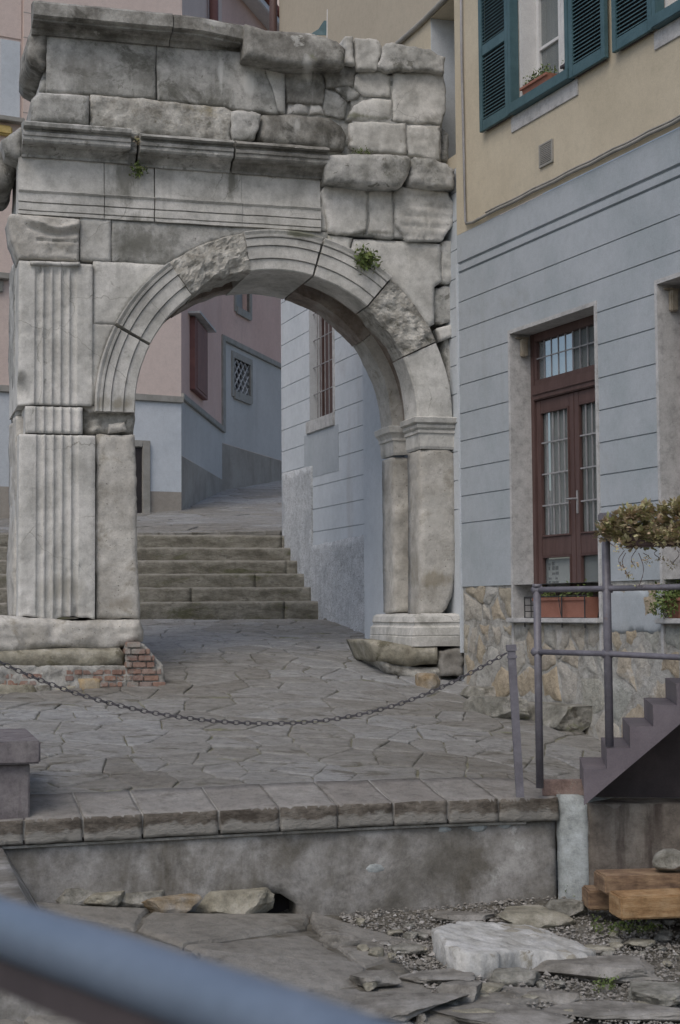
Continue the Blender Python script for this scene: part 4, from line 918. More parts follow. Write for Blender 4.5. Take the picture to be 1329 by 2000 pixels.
# sills
for l, r in ((dl, dr), (el, er_)):
    MB().box(B1, l - .03, r + .06, -.08, .4, z1f(1207, 1080) - .045, z1f(1207, 1080), bev=.008).build('door_sill', 'palejamb', h1)
# doors
def door(l, r, lab=None):
    W = .24; d = empty('door', B1.P(l, W, db), '', ''); del d['label']; del d['category']; d.parent = h1; d.location = B1.P(l, W, db) - h1.location
    zc = lambda y: B1.uv(1090, y, W)[1]
    zt = dt; zb = db; fw = .07; mid = (l + r) / 2
    zm0, zm1 = zc(773), zc(742)
    f = MB(); f.box(B1, l + .002, l + fw, W - .02, W + .06, zb, zt - .002, bev=.006); f.box(B1, r - fw, r - .002, W - .02, W + .06, zb, zt - .002, bev=.006)
    f.box(B1, l + fw, r - fw, W - .02, W + .06, zt - .09, zt - .002, bev=.006); f.box(B1, l + fw, r - fw, W - .035, W + .06, zm0, zm1, bev=.01); f.box(B1, l + fw, r - fw, W - .05, W + .06, zm0 + .05, zm0 + .075, bev=.006)
    f.box(B1, l + fw, r - fw, W - .012, W + .06, zm1, zm1 + .05, bev=.004); f.box(B1, l + fw, l + fw + .05, W - .012, W + .05, zm1 + .05, zt - .09, bev=.004); f.box(B1, r - fw - .05, r - fw, W - .012, W + .05, zm1 + .05, zt - .09, bev=.004)
    f.build('door_frame', 'wood', d)
    MB().box(B1, l + fw + .05, r - fw - .05, W + .02, W + .026, zm1 + .05, zt - .09).build('transom_pane', 'glass', d)
    b = MB()
    for i in range(1, 10):
        u = l + fw + .05 + (r - l - 2 * fw - .1) * i / 10; b.box(B1, u - .006, u + .006, W - .006, W + .006, zm1 + .05, zt - .09)
    zz = (zm1 + zt) / 2; b.box(B1, l + fw + .05, r - fw - .05, W - .014, W - .006, zz - .006, zz + .006); b.build('transom_grille', 'bar', d)
    for sgn, (a, c) in enumerate(((l + fw + .004, mid - .004), (mid + .004, r - fw - .004))):
        lf = MB(); sw = .085; g0, g1 = zc(1047), zc(798); p0, p1 = zc(1160), zc(1085)
        lf.box(B1, a, a + sw, W, W + .05, zb + .01, zm0 - .004, bev=.005); lf.box(B1, c - sw, c, W, W + .05, zb + .01, zm0 - .004, bev=.005)
        for q0_, q1_ in ((g1, zm0 - .004), (p1, g0), (zb + .01, p0)): lf.box(B1, a + sw, c - sw, W + .002, W + .05, q0_, q1_, bev=.005)
        for q0_, q1_ in ((g0, g1), (p0, p1)):
            for x0, x1, y0, y1 in ((a + sw, a + sw + .018, q0_, q1_), (c - sw - .018, c - sw, q0_, q1_), (a + sw + .018, c - sw - .018, q1_ - .018, q1_), (a + sw + .018, c - sw - .018, q0_, q0_ + .018)):
                lf.box(B1, x0, x1, W - .014, W + .02, y0, y1, bev=.004)
        o = lf.build('door_leaf', 'wood', d)
        MB().box(B1, a + sw, c - sw, W + .03, W + .034, g0, g1).build('pane', 'glass', o)
        MB().box(B1, a + sw, c - sw, W + .03, W + .034, p0, p1).build('pane', 'glass', o)
        b = MB(); gw = c - a - 2 * sw
        for i in range(1, 5): b.box(B1, a + sw + gw * i / 5 - .006, a + sw + gw * i / 5 + .006, W + .004, W + .016, g0, g1)
        for i in range(1, 4): zz = g0 + (g1 - g0) * i / 4; b.box(B1, a + sw, c - sw, W - .006, W + .004, zz - .007, zz + .007)
        b.build('door_grille', 'bar', o)
        # pleated curtain behind the glass
        cu = []; CF = []; n = 60
        for i in range(n + 1):
            u = a + sw + gw * (.02 + .96 * i / n); w = W + .10 + .012 * math.sin(i * 1.15) + .006 * math.sin(i * .37)
            cu += [B1.P(u, w, g0 - .02), B1.P(u, w, g1 + .02)]
        for i in range(n):
            CF.append((2 * i, 2 * i + 2, 2 * i + 3, 2 * i + 1))
        if sgn == 0: make('curtain', cu, CF, 'curtain', o, smooth=True, recalc=False)
        # printed card in the lower pane: blocky black figures on white paper
        pw = MB().box(B1, a + sw + .04, c - sw - (.02 if sgn == 0 else .05), W + .04, W + .043, p0 + .02, p1 - .03); pp_ = pw.build('card', 'poster' if sgn == 0 else 'ink', o)
        if sgn == 0:
            ik = MB(); rc = random.Random(3); X0, X1 = a + sw + .05, a + sw + .05 + gw * .36; Y1 = p1 - .045; Y0 = p0 + .05
            for gx in range(3):
                for gy in range(6):
                    if (gx, gy) in ((1, 2), (0, 3), (2, 5)): continue
                    xx = X0 + (X1 - X0) * gx / 3; yy = Y0 + (Y1 - Y0) * gy / 6
                    ik.box(B1, xx, xx + (X1 - X0) / 3 * rc.uniform(.4, .95), W + .034, W + .0385, yy, yy + (Y1 - Y0) / 6 * rc.uniform(.4, .9))
            ik.build('printed_figures', 'ink', o)
        if sgn == 1:
            hd = MB(); uh = a + .04; zh = zc(985); hd.box(B1, uh - .015, uh + .015, W - .012, W, zh - .11, zh + .11, bev=.004); hd.tube([B1.P(uh, W - .01, zh + .03), B1.P(uh, W - .06, zh + .03), B1.P(uh - .1, W - .065, zh + .03)], .009); hd.build('handle', 'bar', o)
    return d
door(dl, dr); door(el, er_)
MB().box(B1, dl - .3, er_ + .3, .9, 1.0, db - .2, dt + .3).box(B1, dl - .3, er_ + .3, .39, .9, db - .3, db - .2).build('dark_interior', 'inside', h1)
for l in (dl, el):
    lm = MB(); zz = dt - .14; lm.box(B1, l + .004, l + .06, .10, .17, zz - .09, zz + .09, bev=.01).box(B1, l + .004, l + .03, .05, .2, zz + .09, zz + .11, bev=.005)
    lm.build('door_lamp', 'lamp', h1)
# upper floor
wt = z1f(-420, 1060); wb = z1f(196, 1010) ; ol, orr = U1(1009, 150), U1(1119, 150); wb = B1.uv(1060, 172)[1]
l2, r2 = U1(1292, 20), U1(1292, 20) + (orr - ol)
wall(B1, uC, uEndH, zdiv + .003, zdiv + 6.5, [(ol, orr, wb, wb + 1.75), (l2, r2, wb, wb + 1.75)], [], .35, 'upper_wall', 'yellow', h1)
zsh = z1f(222, 980)
def shutter(a, b, z0, z1, ang_=0.):
    w0 = -.07; sh = MB(); st = .07
    def bx(u0, u1, wa, wb_, za, zb_, mb=sh, bev=.004): mb.box(B1, u0, u1, wa, wb_, za, zb_, bev=bev)
    bx(a, a + st, w0, -.03, z0, z1); bx(b - st, b, w0, -.03, z0, z1)
    for q in (z0, z0 + .78, z1 - .09): bx(a + st, b - st, w0 + .003, -.033, q, q + .11)
    o = sh.build('shutter', 'teal', h1)
    s2 = MB()
    for lo_, hi_ in ((z0 + .11, z0 + .78), (z0 + .89, z1 - .09)):
        zz = lo_ + .01
        while zz < hi_ - .03:
            V = [B1.P(u, w, q) for u in (a + st, b - st) for w, q in ((w0 + .006, zz), (-.036, zz + .028), (-.036, zz + .034), (w0 + .006, zz + .006))]
            s2.add(V, [(0, 4, 5, 1), (1, 5, 6, 2), (2, 6, 7, 3), (3, 7, 4, 0)]); zz += .036
    s2.build('louvre', 'teal', o)
    MB().box(B1, a + st, b - st, -.028, -.012, z0, z1).build('shutter_back', 'railunder', o)
for l, r, first in ((ol, orr, 1), (l2, r2, 0)):
    wv = (r - l) * .56
    shutter(l - .07 - wv, l - .045, wb - .11, wb + 1.78); shutter(r + .045, r + .07 + wv, wb - .11, wb + 1.78)
    cs = MB(); cs.box(B1, l - .04, l + .02, -.075, .02, wb - .07, wb + 1.8, bev=.005).box(B1, r - .02, r + .04, -.075, .02, wb - .07, wb + 1.8, bev=.005).box(B1, l - .04, r + .04, -.085, .0, wb - .11, wb - .005, bev=.006)
    cs.build('window_casing', 'teal', h1)
    MB().box(B1, l - .1, r + .1, -.014, .1, wb - .27, wb - .112, bev=.004).build('window_sill', 'palejamb', h1)
    sf = MB(); W = .2
    MB().box(B1, l + .002, l + .05, .03, .34, wb, wb + 1.749).box(B1, r - .05, r - .002, .03, .34, wb, wb + 1.749).build('window_reveal', 'whitewood', h1)
    sw = .055; mid = (l + r) / 2
    for a, c in ((l + .05, mid), (mid, r - .05)):
        sf.box(B1, a, a + sw, W, W + .05, wb, wb + 1.7, bev=.004); sf.box(B1, c - sw, c, W, W + .05, wb, wb + 1.7, bev=.004)
        for q in (wb, wb + .52, wb + 1.06, wb + 1.62): sf.box(B1, a + sw, c - sw, W + .003, W + .048, q, q + (.07 if q == wb else .035), bev=.004)
    o = sf.build('window_sash', 'whitewood', h1)
    MB().box(B1, l + .05, r - .05, W + .03, W + .034, wb, wb + 1.7).build('pane', 'glass', o)
    MB().box(B1, l + .02, r - .02, W + .12, W + .125, wb, wb + 1.7).build('net_curtain', 'curtain', o)
vu0, vu1 = U1(1058, 300), U1(1080, 300); vz0, vz1 = z1f(320, 1069), z1f(281, 1069)
vm = MB(); vm.box(B1, vu0 - .02, vu0, -.02, .0, vz0, vz1).box(B1, vu1, vu1 + .02, -.02, 0, vz0, vz1).box(B1, vu0 - .02, vu1 + .02, -.02, 0, vz1, vz1 + .015).box(B1, vu0 - .02, vu1 + .02, -.02, 0, vz0 - .015, vz0)
for i in range(11):
    zz = vz0 + (vz1 - vz0) * i / 11; vm.box(B1, vu0, vu1, -.018, -.008, zz, zz + (vz1 - vz0) / 19)
vm.build('air_vent', 'trim', h1)
MB().box(B1, vu0, vu1, -.004, .001, vz0, vz1).build('vent_opening', 'inside', h1)
cb = MB(); cp = [B1.P(*B1.uv(x, y, -.02)[:1], -.025, B1.uv(x, y, -.02)[1]) for x, y in ((901, -60), (903, 120), (907, 300), (910, 430), (912, 437), (925, 434), (940, 429))]
cp2 = []
for i in range(34):
    x = 950 + (1700 - 950) * i / 33; u, z = B1.uv(x, 424 + (228 - 424) * (x - 950) / 379, -.025); zc0 = B1.uv(1100, 424 + (228 - 424) * 150 / 379, -.025)[1]
    cp2.append(B1.P(u, -.03, zc0 + .005 * math.sin(i * 1.9)))
cb.tube(cp[:5], .014, 6); cb.build('wall_conduit', 'bar', h1, smooth='auto')
cb = MB(); cb.tube(cp[4:6] + cp2[0:], .016, 6); cb.tube([p + Vector((0, -.0, .028)) for p in cp2], .009, 6); cb.build('wall_cable', 'trim', h1, smooth='auto')
# base stones and footing under the facade
def proj(px, py, f, zoff=0.):
    d = ray(px, py); t = 3.
    lo, hi = 2., 60.
    for _ in range(60):
        m_ = (lo + hi) / 2; p = EYE + d * m_
        if p.z > f(p.x, p.y) + zoff: lo = m_
        else: hi = m_
    return EYE + d * lo
def rockmesh(sx, sy, sz, seed, cuts=9, rough=.05, sub=4, flat=.0):
    r_ = np.random.RandomState(seed); bm = bmesh.new(); bmesh.ops.create_icosphere(bm, subdivisions=sub, radius=1.)
    V = np.array([tuple(v.co) for v in bm.verts]); F = [tuple(v.index for v in f.verts) for f in bm.faces]; bm.free()
    for k in range(cuts):
        n = r_.normal(size=3); n /= np.linalg.norm(n); h = r_.uniform(.55, .8); dd = V @ n; V = V - np.outer(np.clip(dd - h, 0, None), n)
    if flat:
        V[:, 2] = np.minimum(V[:, 2], flat)
    nn = fbm(V, 2.2, 4, seed); V = V * (1 + rough * nn)[:, None]
    V = V * np.array([sx, sy, sz]); return V, F
def rock(name, px, py, wpx, hz, m, label, cat, surf, dep=.6, seed=0, rot=0., grp=None, flat=0., rough=.05, tilt=0., sink=.3, cuts=9, zoff=0.):
    p = proj(px, py, surf); D = p.y; sx = wpx / FPX * D / 2; sy = sx * dep
    V, F = rockmesh(sx * 1.35, sy * 1.25, hz / 2 * 1.25, seed, cuts, rough, 4 if wpx > 60 else 3, flat)
    ca, sa = math.cos(rot), math.sin(rot); X = V[:, 0] * ca - V[:, 1] * sa; Y = V[:, 0] * sa + V[:, 1] * ca; Z = V[:, 2] + X * tilt
    c = Vector((p.x, p.y + sy, surf(p.x, p.y + sy * .5) + hz * (.5 - sink) + zoff))
    VV = [Vector((x, y, z)) + c for x, y, z in zip(X, Y, Z)]
    return make(name, VV, F, m, smooth=False, label=label, cat=cat, group=grp, recalc=False, origin=c - Vector((0, 0, hz * .4)))
gl = lambda x, y: float(glow(x, y))
fr_ = [
 ('base_stone', 985, 1402, 150, .30, 'rock', 'long pale boulder under the rubble plinth, right beside the chain post', 5, .45, -.9),
 ('base_stone', 935, 1368, 80, .22, 'rock', 'rough grey stone at the house corner below the chain', 6, .6, -.9),
 ('base_stone', 838, 1345, 52, .24, 'tuffrock', 'small ochre stone under the right foot of the arch', 7, .8, 0.),
 ('base_stone', 1100, 1425, 170, .34, 'rock', 'flat greenish boulder below the rubble plinth between the two railing posts', 8, .5, -.9),
 ('base_stone', 1235, 1440, 150, .34, 'rock', 'pale boulder at the foot of the plinth behind the metal stair', 9, .5, -1.),
]
M['tuffrock'] = mat('ochre_rock', [(.22, .16, .09), (.31, .26, .19), (.33, .31, .28)], 4, bump=.8)
for n_, x, y, w_, h_, m_, lb, sd_, dp, rt in fr_:
    rock(n_, x, y, w_, h_, m_, lb, 'boulder', gl, dep=dp, seed=sd_, rot=rt, flat=.6, rough=.09, cuts=12)

# ------------------------------------------------------------------ grooved grey house seen through the arch
h2 = empty('grooved_house', B2.P(0, 0, float(glow(*B2.P(0, 0, 0).xy))), 'pale grey house with grooved walls and tall barred window, seen through the arch', 'house')
z2f = lambda y, x: B2.uv(x, y)[1]; U2 = lambda x, y=900: B2.uv(x, y)[0]
a0, a1 = U2(550.5), U2(899)
g2 = [(z2f(633 + 41.6 * k, 552), .006, .014) for k in range(-9, 11)]
wl_, wr_ = U2(605, 750), U2(651, 750); wz0, wz1 = B2.uv(628, 815)[1], B2.uv(628, 815)[1] + 2.6
zb2 = float(glow(*B2.P(0, 0, 0).xy)) - .8; zd2 = z2f(345, 866)
wall(B2, a0, a1, zb2, zd2, [(wl_, wr_, wz0, wz1)], g2, .5, 'ground_floor_wall', 'white2', h2)
zcab = z2f(50, 815)
rl, rr_ = U2(842, 150), U2(889, 150)
wall(B2, a0, a1, zd2 + .003, zcab, [(rl, rr_, z2f(318, 866), zcab - .06)], [], .45, 'upper_wall', 'yellow', h2)
wall(B2, a0, a1, zcab + .003, zcab + 6, [], [], .45, 'top_wall', 'beige', h2)
MB().box(B2, rl - .002, rl + .01, .004, .45, z2f(318, 866) + .002, zcab - .062).build('recess_lining', 'white2', h2)
MB().box(B2, rl - .05, rr_ + .05, .452, .5, z2f(340, 866), zcab).build('recess_back', 'greyplaster', h2)
MB().tube([B2.P(a0 + (a1 - a0) * i / 20, -.03, zcab - .03 + .01 * math.sin(i)) for i in range(21)], .03, 6).build('wall_cable', 'trim', h2, smooth='auto')
MB().tube([B2.P(a0 - .04, -.08, zd2 + .2), B2.P(a0 - .04, -.08, zcab + 6)], .06, 10).build('downpipe', 'wood', h2, smooth='auto')
W = .15
sf = MB(); sf.box(B2, wl_ + .003, wl_ + .12, W, W + .08, wz0, wz1 - .002).box(B2, wr_ - .12, wr_ - .003, W, W + .08, wz0, wz1 - .002).box(B2, (wl_ + wr_) / 2 - .05, (wl_ + wr_) / 2 + .05, W, W + .08, wz0, wz1).box(B2, wl_ + .1, wr_ - .1, W + .03, W + .04, wz0, wz1)
win2 = sf.build('window_frame', 'wood', h2)
b = MB()
for i in range(1, 6): u = wl_ + (wr_ - wl_) * i / 6; b.tube([B2.P(u, .06, wz0), B2.P(u, .06, wz1)], .009, 6)
for i in range(1, 7): zz = wz0 + (wz1 - wz0) * i / 7; b.tube([B2.P(wl_, .06, zz), B2.P(wr_, .06, zz)], .008, 6)
b.build('window_grille', 'bar', win2)
MB().box(B2, wl_ - .1, wr_ + .06, -.03, .3, wz0 - .17, wz0 + .0, bev=.008).build('window_sill', 'palejamb', h2)
MB().box(B2, wr_ - .003, wr_ + .07, -.008, .2, wz0 + .002, wz1).build('window_trim', 'palejamb', h2)
MB().box(B2, U2(595), U2(662), -.004, .01, z2f(928, 628), wz0 - .172).build('repair_patch', 'white', h2)
def dado(px, m, name, sd_):
    V, F, sm = patch([B2.uv(x, y, -.02) for x, y in px], B2.P, -.022, .03, s=.08, er=.012, ed=.01, rough=.002, seed=sd_, jit=.006); make(name, V, F, m, h2, smooth=sm)
dado([(550.5, 924), (608.5, 910), (609, 1066), (706, 1045), (740, 1038), (760, 1320), (600, 1270), (550.5, 1090)], 'pebble', 'pebble_dash_dado', 2)
MB().box(B2, U2(733), U2(790), -.16, .01, zb2, zd2 - .5, bev=.02).build('corner_strip', 'white2', h2)

# ------------------------------------------------------------------ pink house at the end of the street
h3 = empty('pink_house', B3A.P(0, 0, gup(*B3A.P(0, 0, 0).xy)), 'pink house with grey and brown dado at the top of the street', 'house')
f3 = lambda fr, y, x: fr.uv(x, y)[1]
zg = float(gup(*B3A.P(0, 0, 0).xy)) - 1.
uA0 = B3A.uv(-140, 800)[0]
za1, za2, za3 = f3(B3A, 961, 340), f3(B3A, 787, 340), f3(B3A, 774, 340)
def plain(fr, u0, u1, z0, z1, m, nm, w=0., op=(), root=h3, th=.4):
    return wall(fr, u0, u1, z0, z1, op, [], th, nm, m, root)
pl0, pl1 = B3A.uv(262, 900)[0], B3A.uv(277, 900)[0]
plain(B3A, uA0, 0, zg - 2, za1, 'brownplaster', 'dado')
plain(B3A, uA0, 0, za1 + .002, za2, 'white2', 'lower_wall')  # whiter than the other faces: light falling on this side put into the colour
MB().box(B3A, uA0, .03, -.05, .3, za2 + .002, za3, bev=.01).build('string_course', 'trim', h3)
wq0, wq1 = B3A.uv(-90, 100)[0], B3A.uv(41, 100)[0]; zq0, zq1 = f3(B3A, 232, 20), f3(B3A, 60, 20)
wr0, wr1, zr0 = B3A.uv(-90, 530)[0], B3A.uv(17, 540)[0], f3(B3A, 536, 10)
plain(B3A, uA0, 0, za3 + .002, zq1 + 4, 'palepink', 'upper_wall')
MB().box(B3A, wq1 + .03, wq1 + .30, -.05, .01, zr0 + .5, zq1 + 4).build('quoin_strip', 'palepink', h3)
qs = MB()
for i in range(16):
    zz = zr0 + .6 + i * .42; qs.box(B3A, wq1 + .025, wq1 + .305, -.053, -.045, zz, zz + .012)
qs.build('quoin_joints', 'trim', h3)
plain2 = MB().box(B3A, wq1 + .31, 0, -.012, .0, f3(B3A, 600, 300), zq1 + 4); plain2.build('pale_upper_render', 'palepink', h3)
wf = MB().box(B3A, wq0, wq1, -.02, .05, zq0 + 1.35, zq0 + 3.5); wf.build('window_shutter', 'palepink', h3)
MB().box(B3A, wq1 - .35, wq1 - .02, -.03, .05, zq0, zq0 + 1.3).build('window_pane', 'white2', h3)
MB().box(B3A, wq0, wq1 + .03, -.15, .05, zq0 - .08, zq0, bev=.01).build('window_sill', 'trim', h3)
MB().box(B3A, wr0, wr1, -.15, .05, zr0 - .1, zr0, bev=.01).build('window_sill', 'trim', h3)
MB().box(B3A, wr0, wr1 - .1, -.06, .05, zr0 - .3, zr0 - .11, bev=.01).build('window_trim', 'trim', h3)
MB().box(B3A, B3A.uv(-12, 255)[0], B3A.uv(22, 255)[0], -.1, .05, f3(B3A, 266, 10), f3(B3A, 247, 10), bev=.03).build('window_trim', 'ochre', h3)
fp = MB().box(B3A, B3A.uv(277, 900)[0], B3A.uv(292, 900)[0], -.06, .1, zg, f3(B3A, 861, 285), bev=.01); fp.box(B3A, B3A.uv(200, 900)[0], B3A.uv(277, 900)[0], -.06, .1, f3(B3A, 874, 285), f3(B3A, 861, 285), bev=.01)
fp.build('portal_frame', 'trim', h3)
MB().box(B3A, B3A.uv(200, 900)[0], B3A.uv(277, 900)[0], -.015, .1, zg, f3(B3A, 875, 285)).build('portal_door', 'inside', h3)
LB = math.hypot(_b.x - _a.x, _b.y - _a.y)
zb1, zb2_, zb3 = f3(B3B, 913, 394), f3(B3B, 812, 394), f3(B3B, 800, 394)
plain(B3B, 0.003, LB, zg, zb1, 'brownplaster', 'dado'); plain(B3B, 0.003, LB, zb1 + .002, zb2_, 'greyplaster', 'lower_wall')
MB().box(B3B, .0, LB - .02, -.05, .02, zb2_ + .002, zb3, bev=.01).build('string_course', 'trim', h3)
zt3 = f3(B3C, 20, 490)
plain(B3B, 0.003, LB, zb3 + .002, zt3, 'pink', 'upper_wall')
s0, s1 = B3B.uv(371, 700)[0], B3B.uv(396, 700)[0]; sz0, sz1 = f3(B3B, 771, 383), f3(B3B, 632, 383)
sh = MB(); sh.box(B3B, s0, s1, -.1, .02, sz0, sz1, bev=.01)
for i in range(30): zz = sz0 + .06 + (sz1 - sz0 - .12) * i / 30; sh.box(B3B, s0 + .15, s1 - .15, -.115, -.09, zz, zz + .035)
sh.build('closed_shutter', 'shutred', h3)
MB().box(B3B, s0 - .2, s1 + .3, -.22, .02, sz1 + .02, sz1 + .06).build('shutter_hood', 'palejamb', h3)
uC1 = B3C.uv(620, 700)[0] + 3
zc1, zc2, zc3 = f3(B3C, 866, 437), f3(B3C, 668, 440), f3(B3C, 657, 440)
c0, c1 = B3C.uv(456, 740)[0], B3C.uv(488, 740)[0]; cz0, cz1 = f3(B3C, 769, 472), f3(B3C, 706, 472)
d0, d1 = B3C.uv(461, 600)[0], B3C.uv(487, 600)[0]; dz0 = f3(B3C, 606, 475)
plain(B3C, 0, uC1, zg, zc1, 'brownplaster', 'dado'); plain(B3C, 0, uC1, zc1 + .002, zc2, 'greyplaster', 'lower_wall', op=[(c0, c1, cz0, cz1)])
MB().box(B3C, 0., uC1, -.05, .02, zc2 + .002, zc3, bev=.01).build('string_course', 'trim', h3)
plain(B3C, 0, uC1, zc3 + .002, zt3, 'pink', 'upper_wall', op=[(d0, d1, dz0, dz0 + 1.2)])
MB().box(B3C, -.05, .14, -.045, .05, zb2_, zc3, bev=.01).build('corner_trim', 'trim', h3)
def frame3(a, b, z0, z1, t, m, nm, w0=-.03):
    mb = MB(); mb.box(B3C, a - t, a, w0, .05, z0 - t, z1 + t).box(B3C, b, b + t, w0, .05, z0 - t, z1 + t).box(B3C, a, b, w0, .05, z1, z1 + t).box(B3C, a, b, w0 - .02, .05, z0 - t * 1.3, z0); return mb.build(nm, m, h3)
fo = frame3(c0, c1, cz0, cz1, .13, 'trim', 'window_frame')
MB().box(B3C, c0, c1, .2, .25, cz0, cz1).build('pane', 'inside', fo)
lt = MB()
for i in range(-3, 6):
    for sg in (1, -1):
        pts = []
        for t_ in np.linspace(0, 1, 9):
            u = c0 + (c1 - c0) * (i / 4 + t_ * .75 * (1 if sg > 0 else 1) + 0); u = u if sg > 0 else c0 + c1 - u
            if c0 <= u <= c1: pts.append(B3C.P(u, .02, cz0 + (cz1 - cz0) * t_))
        if len(pts) > 1: lt.tube(pts, .016, 5)
lt.build('window_lattice', 'palejamb', fo)
fo = frame3(d0, d1, dz0, dz0 + 1.2, .12, 'trim', 'window_frame'); MB().box(B3C, d0, d1, .15, .2, dz0, dz0 + 1.2).build('pane', 'curtain', fo)
ev = MB(); ev.box(B3C, -.4, uC1, -.35, .1, zt3 + .002, zt3 + .16, bev=.02); ev.build('eave', 'whitewood', h3)
rt = MB(); rt.box(B3C, -.6, uC1, -.42, 3, zt3 + .165, zt3 + .34, bev=.03); rt.build('roof', 'tile', h3)
up = MB().box(B3B, .0, LB, -.02, .0, f3(B3B, 160, 400), zt3); up.build('upper_render', 'palepink', h3)
dp = MB(); q_ = B3C.uv(400, 30)[0]
ub_ = B3B.uv(404, 30)[0]; dp.tube([B3B.P(ub_, -.14, f3(B3B, 200, 404)), B3B.P(ub_, -.14, zt3)], .09, 8)
dp.build('downpipe', 'shutred', h3, smooth='auto')
# still farther house closing the view above the arch
B5 = Fr(atD(480, 1190, 52), (1, .05)); h5 = empty('far_house', B5.P(1, 0, 2), 'plain pale house wall rising behind the tiled eave, far above the arch', 'house')
wall(B5, -12, 10, 1, 32, [], [], .4, 'house_front', 'palepink', h5)
MB().box(B5, -12.5, 10.5, -.5, 5, 32.01, 32.4, bev=.05).build('roof', 'tile', h5)

# ------------------------------------------------------------------ excavation in front of the terrace
pitp = [top(EDG, 60, 1752), top(EDG, 350, 1775), top(EDG, 700, 1790), top(EDG, 1000, 1752), top(EDG, -300, 1755), top(EDG, 1200, 1745), top(EDG, 1700, 1745),
        atD(0, 2000, 8.3), atD(664, 2000, 8.75), atD(1329, 2000, 9.3), atD(-400, 2300, 6.5), atD(664, 2500, 5.5), atD(1800, 2400, 6.5)]
gpit_ = rbf(pitp)
gpit = lambda x, y: float(gpit_(x, y))
PITF = Fr(EDG.P(0, 0, 0), EDG.d)
def gp2(x, y):
    z = gpit_(x, y)
    h = proj0
    return z - .03 - .16 * np.exp(-(((x - h.x) / .16) ** 2 + ((y - h.y) / .12) ** 2))
proj0 = proj(540, 1770, gpit)
V, F = gridsurf(PITF, np.arange(-7.3, 6.5, .08), np.arange(-6, .45, .08), lambda x, y: gp2(x, y) + .012 * fbm(np.c_[np.ravel(x), np.ravel(y), np.zeros(x.size)], 4, 3, 2).reshape(x.shape))
make('excavation_floor', V, F, 'soil', kind='structure', smooth=True, recalc=False)
hP = lambda u, w: gpit(*EDG.P(u, w, 0).xy)
sd3 = seeds(-7, 3.0, -6, 0, .95, .62, j=.45, rs=np.random.RandomState(15))
lim = lambda c: (c[0] < EDG.uv(700, 1900)[0] + .30 + c[1] * .12 + .12 * math.sin(c[1] * 3)) and (c[1] < -.18 or c[0] < -3) and (c[0] - EDG.loc(proj0)[0]) ** 2 + (c[1] - EDG.loc(proj0)[1]) ** 2 > .05
mb = MB(); slabs(vor(sd3, [(-7, -6), (3.2, -6), (3.2, -.05), (-7, -.05)]), EDG.P, .012, .03, hP, np.random.RandomState(9), jit=.03, s=.06, depth=.12, mb=mb, tilt=.07, keep=lim)
M['oldflag'] = mat('ancient_road_slab', [(.17, .16, .14), (.24, .23, .205), (.31, .30, .275)], 2.5, detail=14, attr='cell', attrcols=[(.18, .17, .15), (.22, .21, .188), (.255, .245, .225)], stain=[((.125, .115, .095), 2.2, .58, .07), ((.36, .35, .33), 6, .69, .04)], bump=1, bsc=12, rough=.8, spec=.35, bdist=.02)
mb.build('ancient_paving', 'oldflag', kind='structure', smooth=False, recalc=False)
# gravel
gr_ = np.random.RandomState(8); mb = MB(); octV = np.array([(1, 0, 0), (-1, 0, 0), (0, 1, 0), (0, -1, 0), (0, 0, 1), (0, 0, -1)], float)
octF = [(0, 2, 4), (2, 1, 4), (1, 3, 4), (3, 0, 4), (2, 0, 5), (1, 2, 5), (3, 1, 5), (0, 3, 5)]
uG0 = EDG.uv(700, 1900)[0] - .15
for i in range(19000):
    u = gr_.uniform(uG0, 2.9); w = gr_.uniform(-3.4, .02); r = gr_.choice([.008, .012, .017, .026], p=[.45, .38, .14, .03]) * gr_.uniform(.7, 1.15)
    if vn(np.array([[u * 1.7, w * 1.7, 3.]]), 6)[0] < gr_.uniform(-1.1, .1): continue
    p = EDG.P(u, w, 0); z = gpit(p.x, p.y) - .03 + .012 * math.sin(u * 4 + w * 3) + r * gr_.uniform(0, .9) + .02
    sc_ = np.array([1, gr_.uniform(.6, 1), gr_.uniform(.45, .8)]) * r; a = gr_.uniform(0, PI); R = np.array([[math.cos(a), -math.sin(a), 0], [math.sin(a), math.cos(a), 0], [0, 0, 1]])
    VV = (octV * sc_ + gr_.uniform(-.25, .25, (6, 3)) * r) @ R.T + np.array([p.x, p.y, z])
    k = len(mb.V); mb.V += [tuple(v) for v in VV]; mb.F += [tuple(j + k for j in f) for f in octF]; mb.cell += [gr_.uniform(0, 1)] * 8; mb.sm += [False] * 8
mb.build('gravel', 'gravel', kind='stuff', recalc=False, label='mixed pale and brown gravel spread between the excavated stones', cat='gravel')
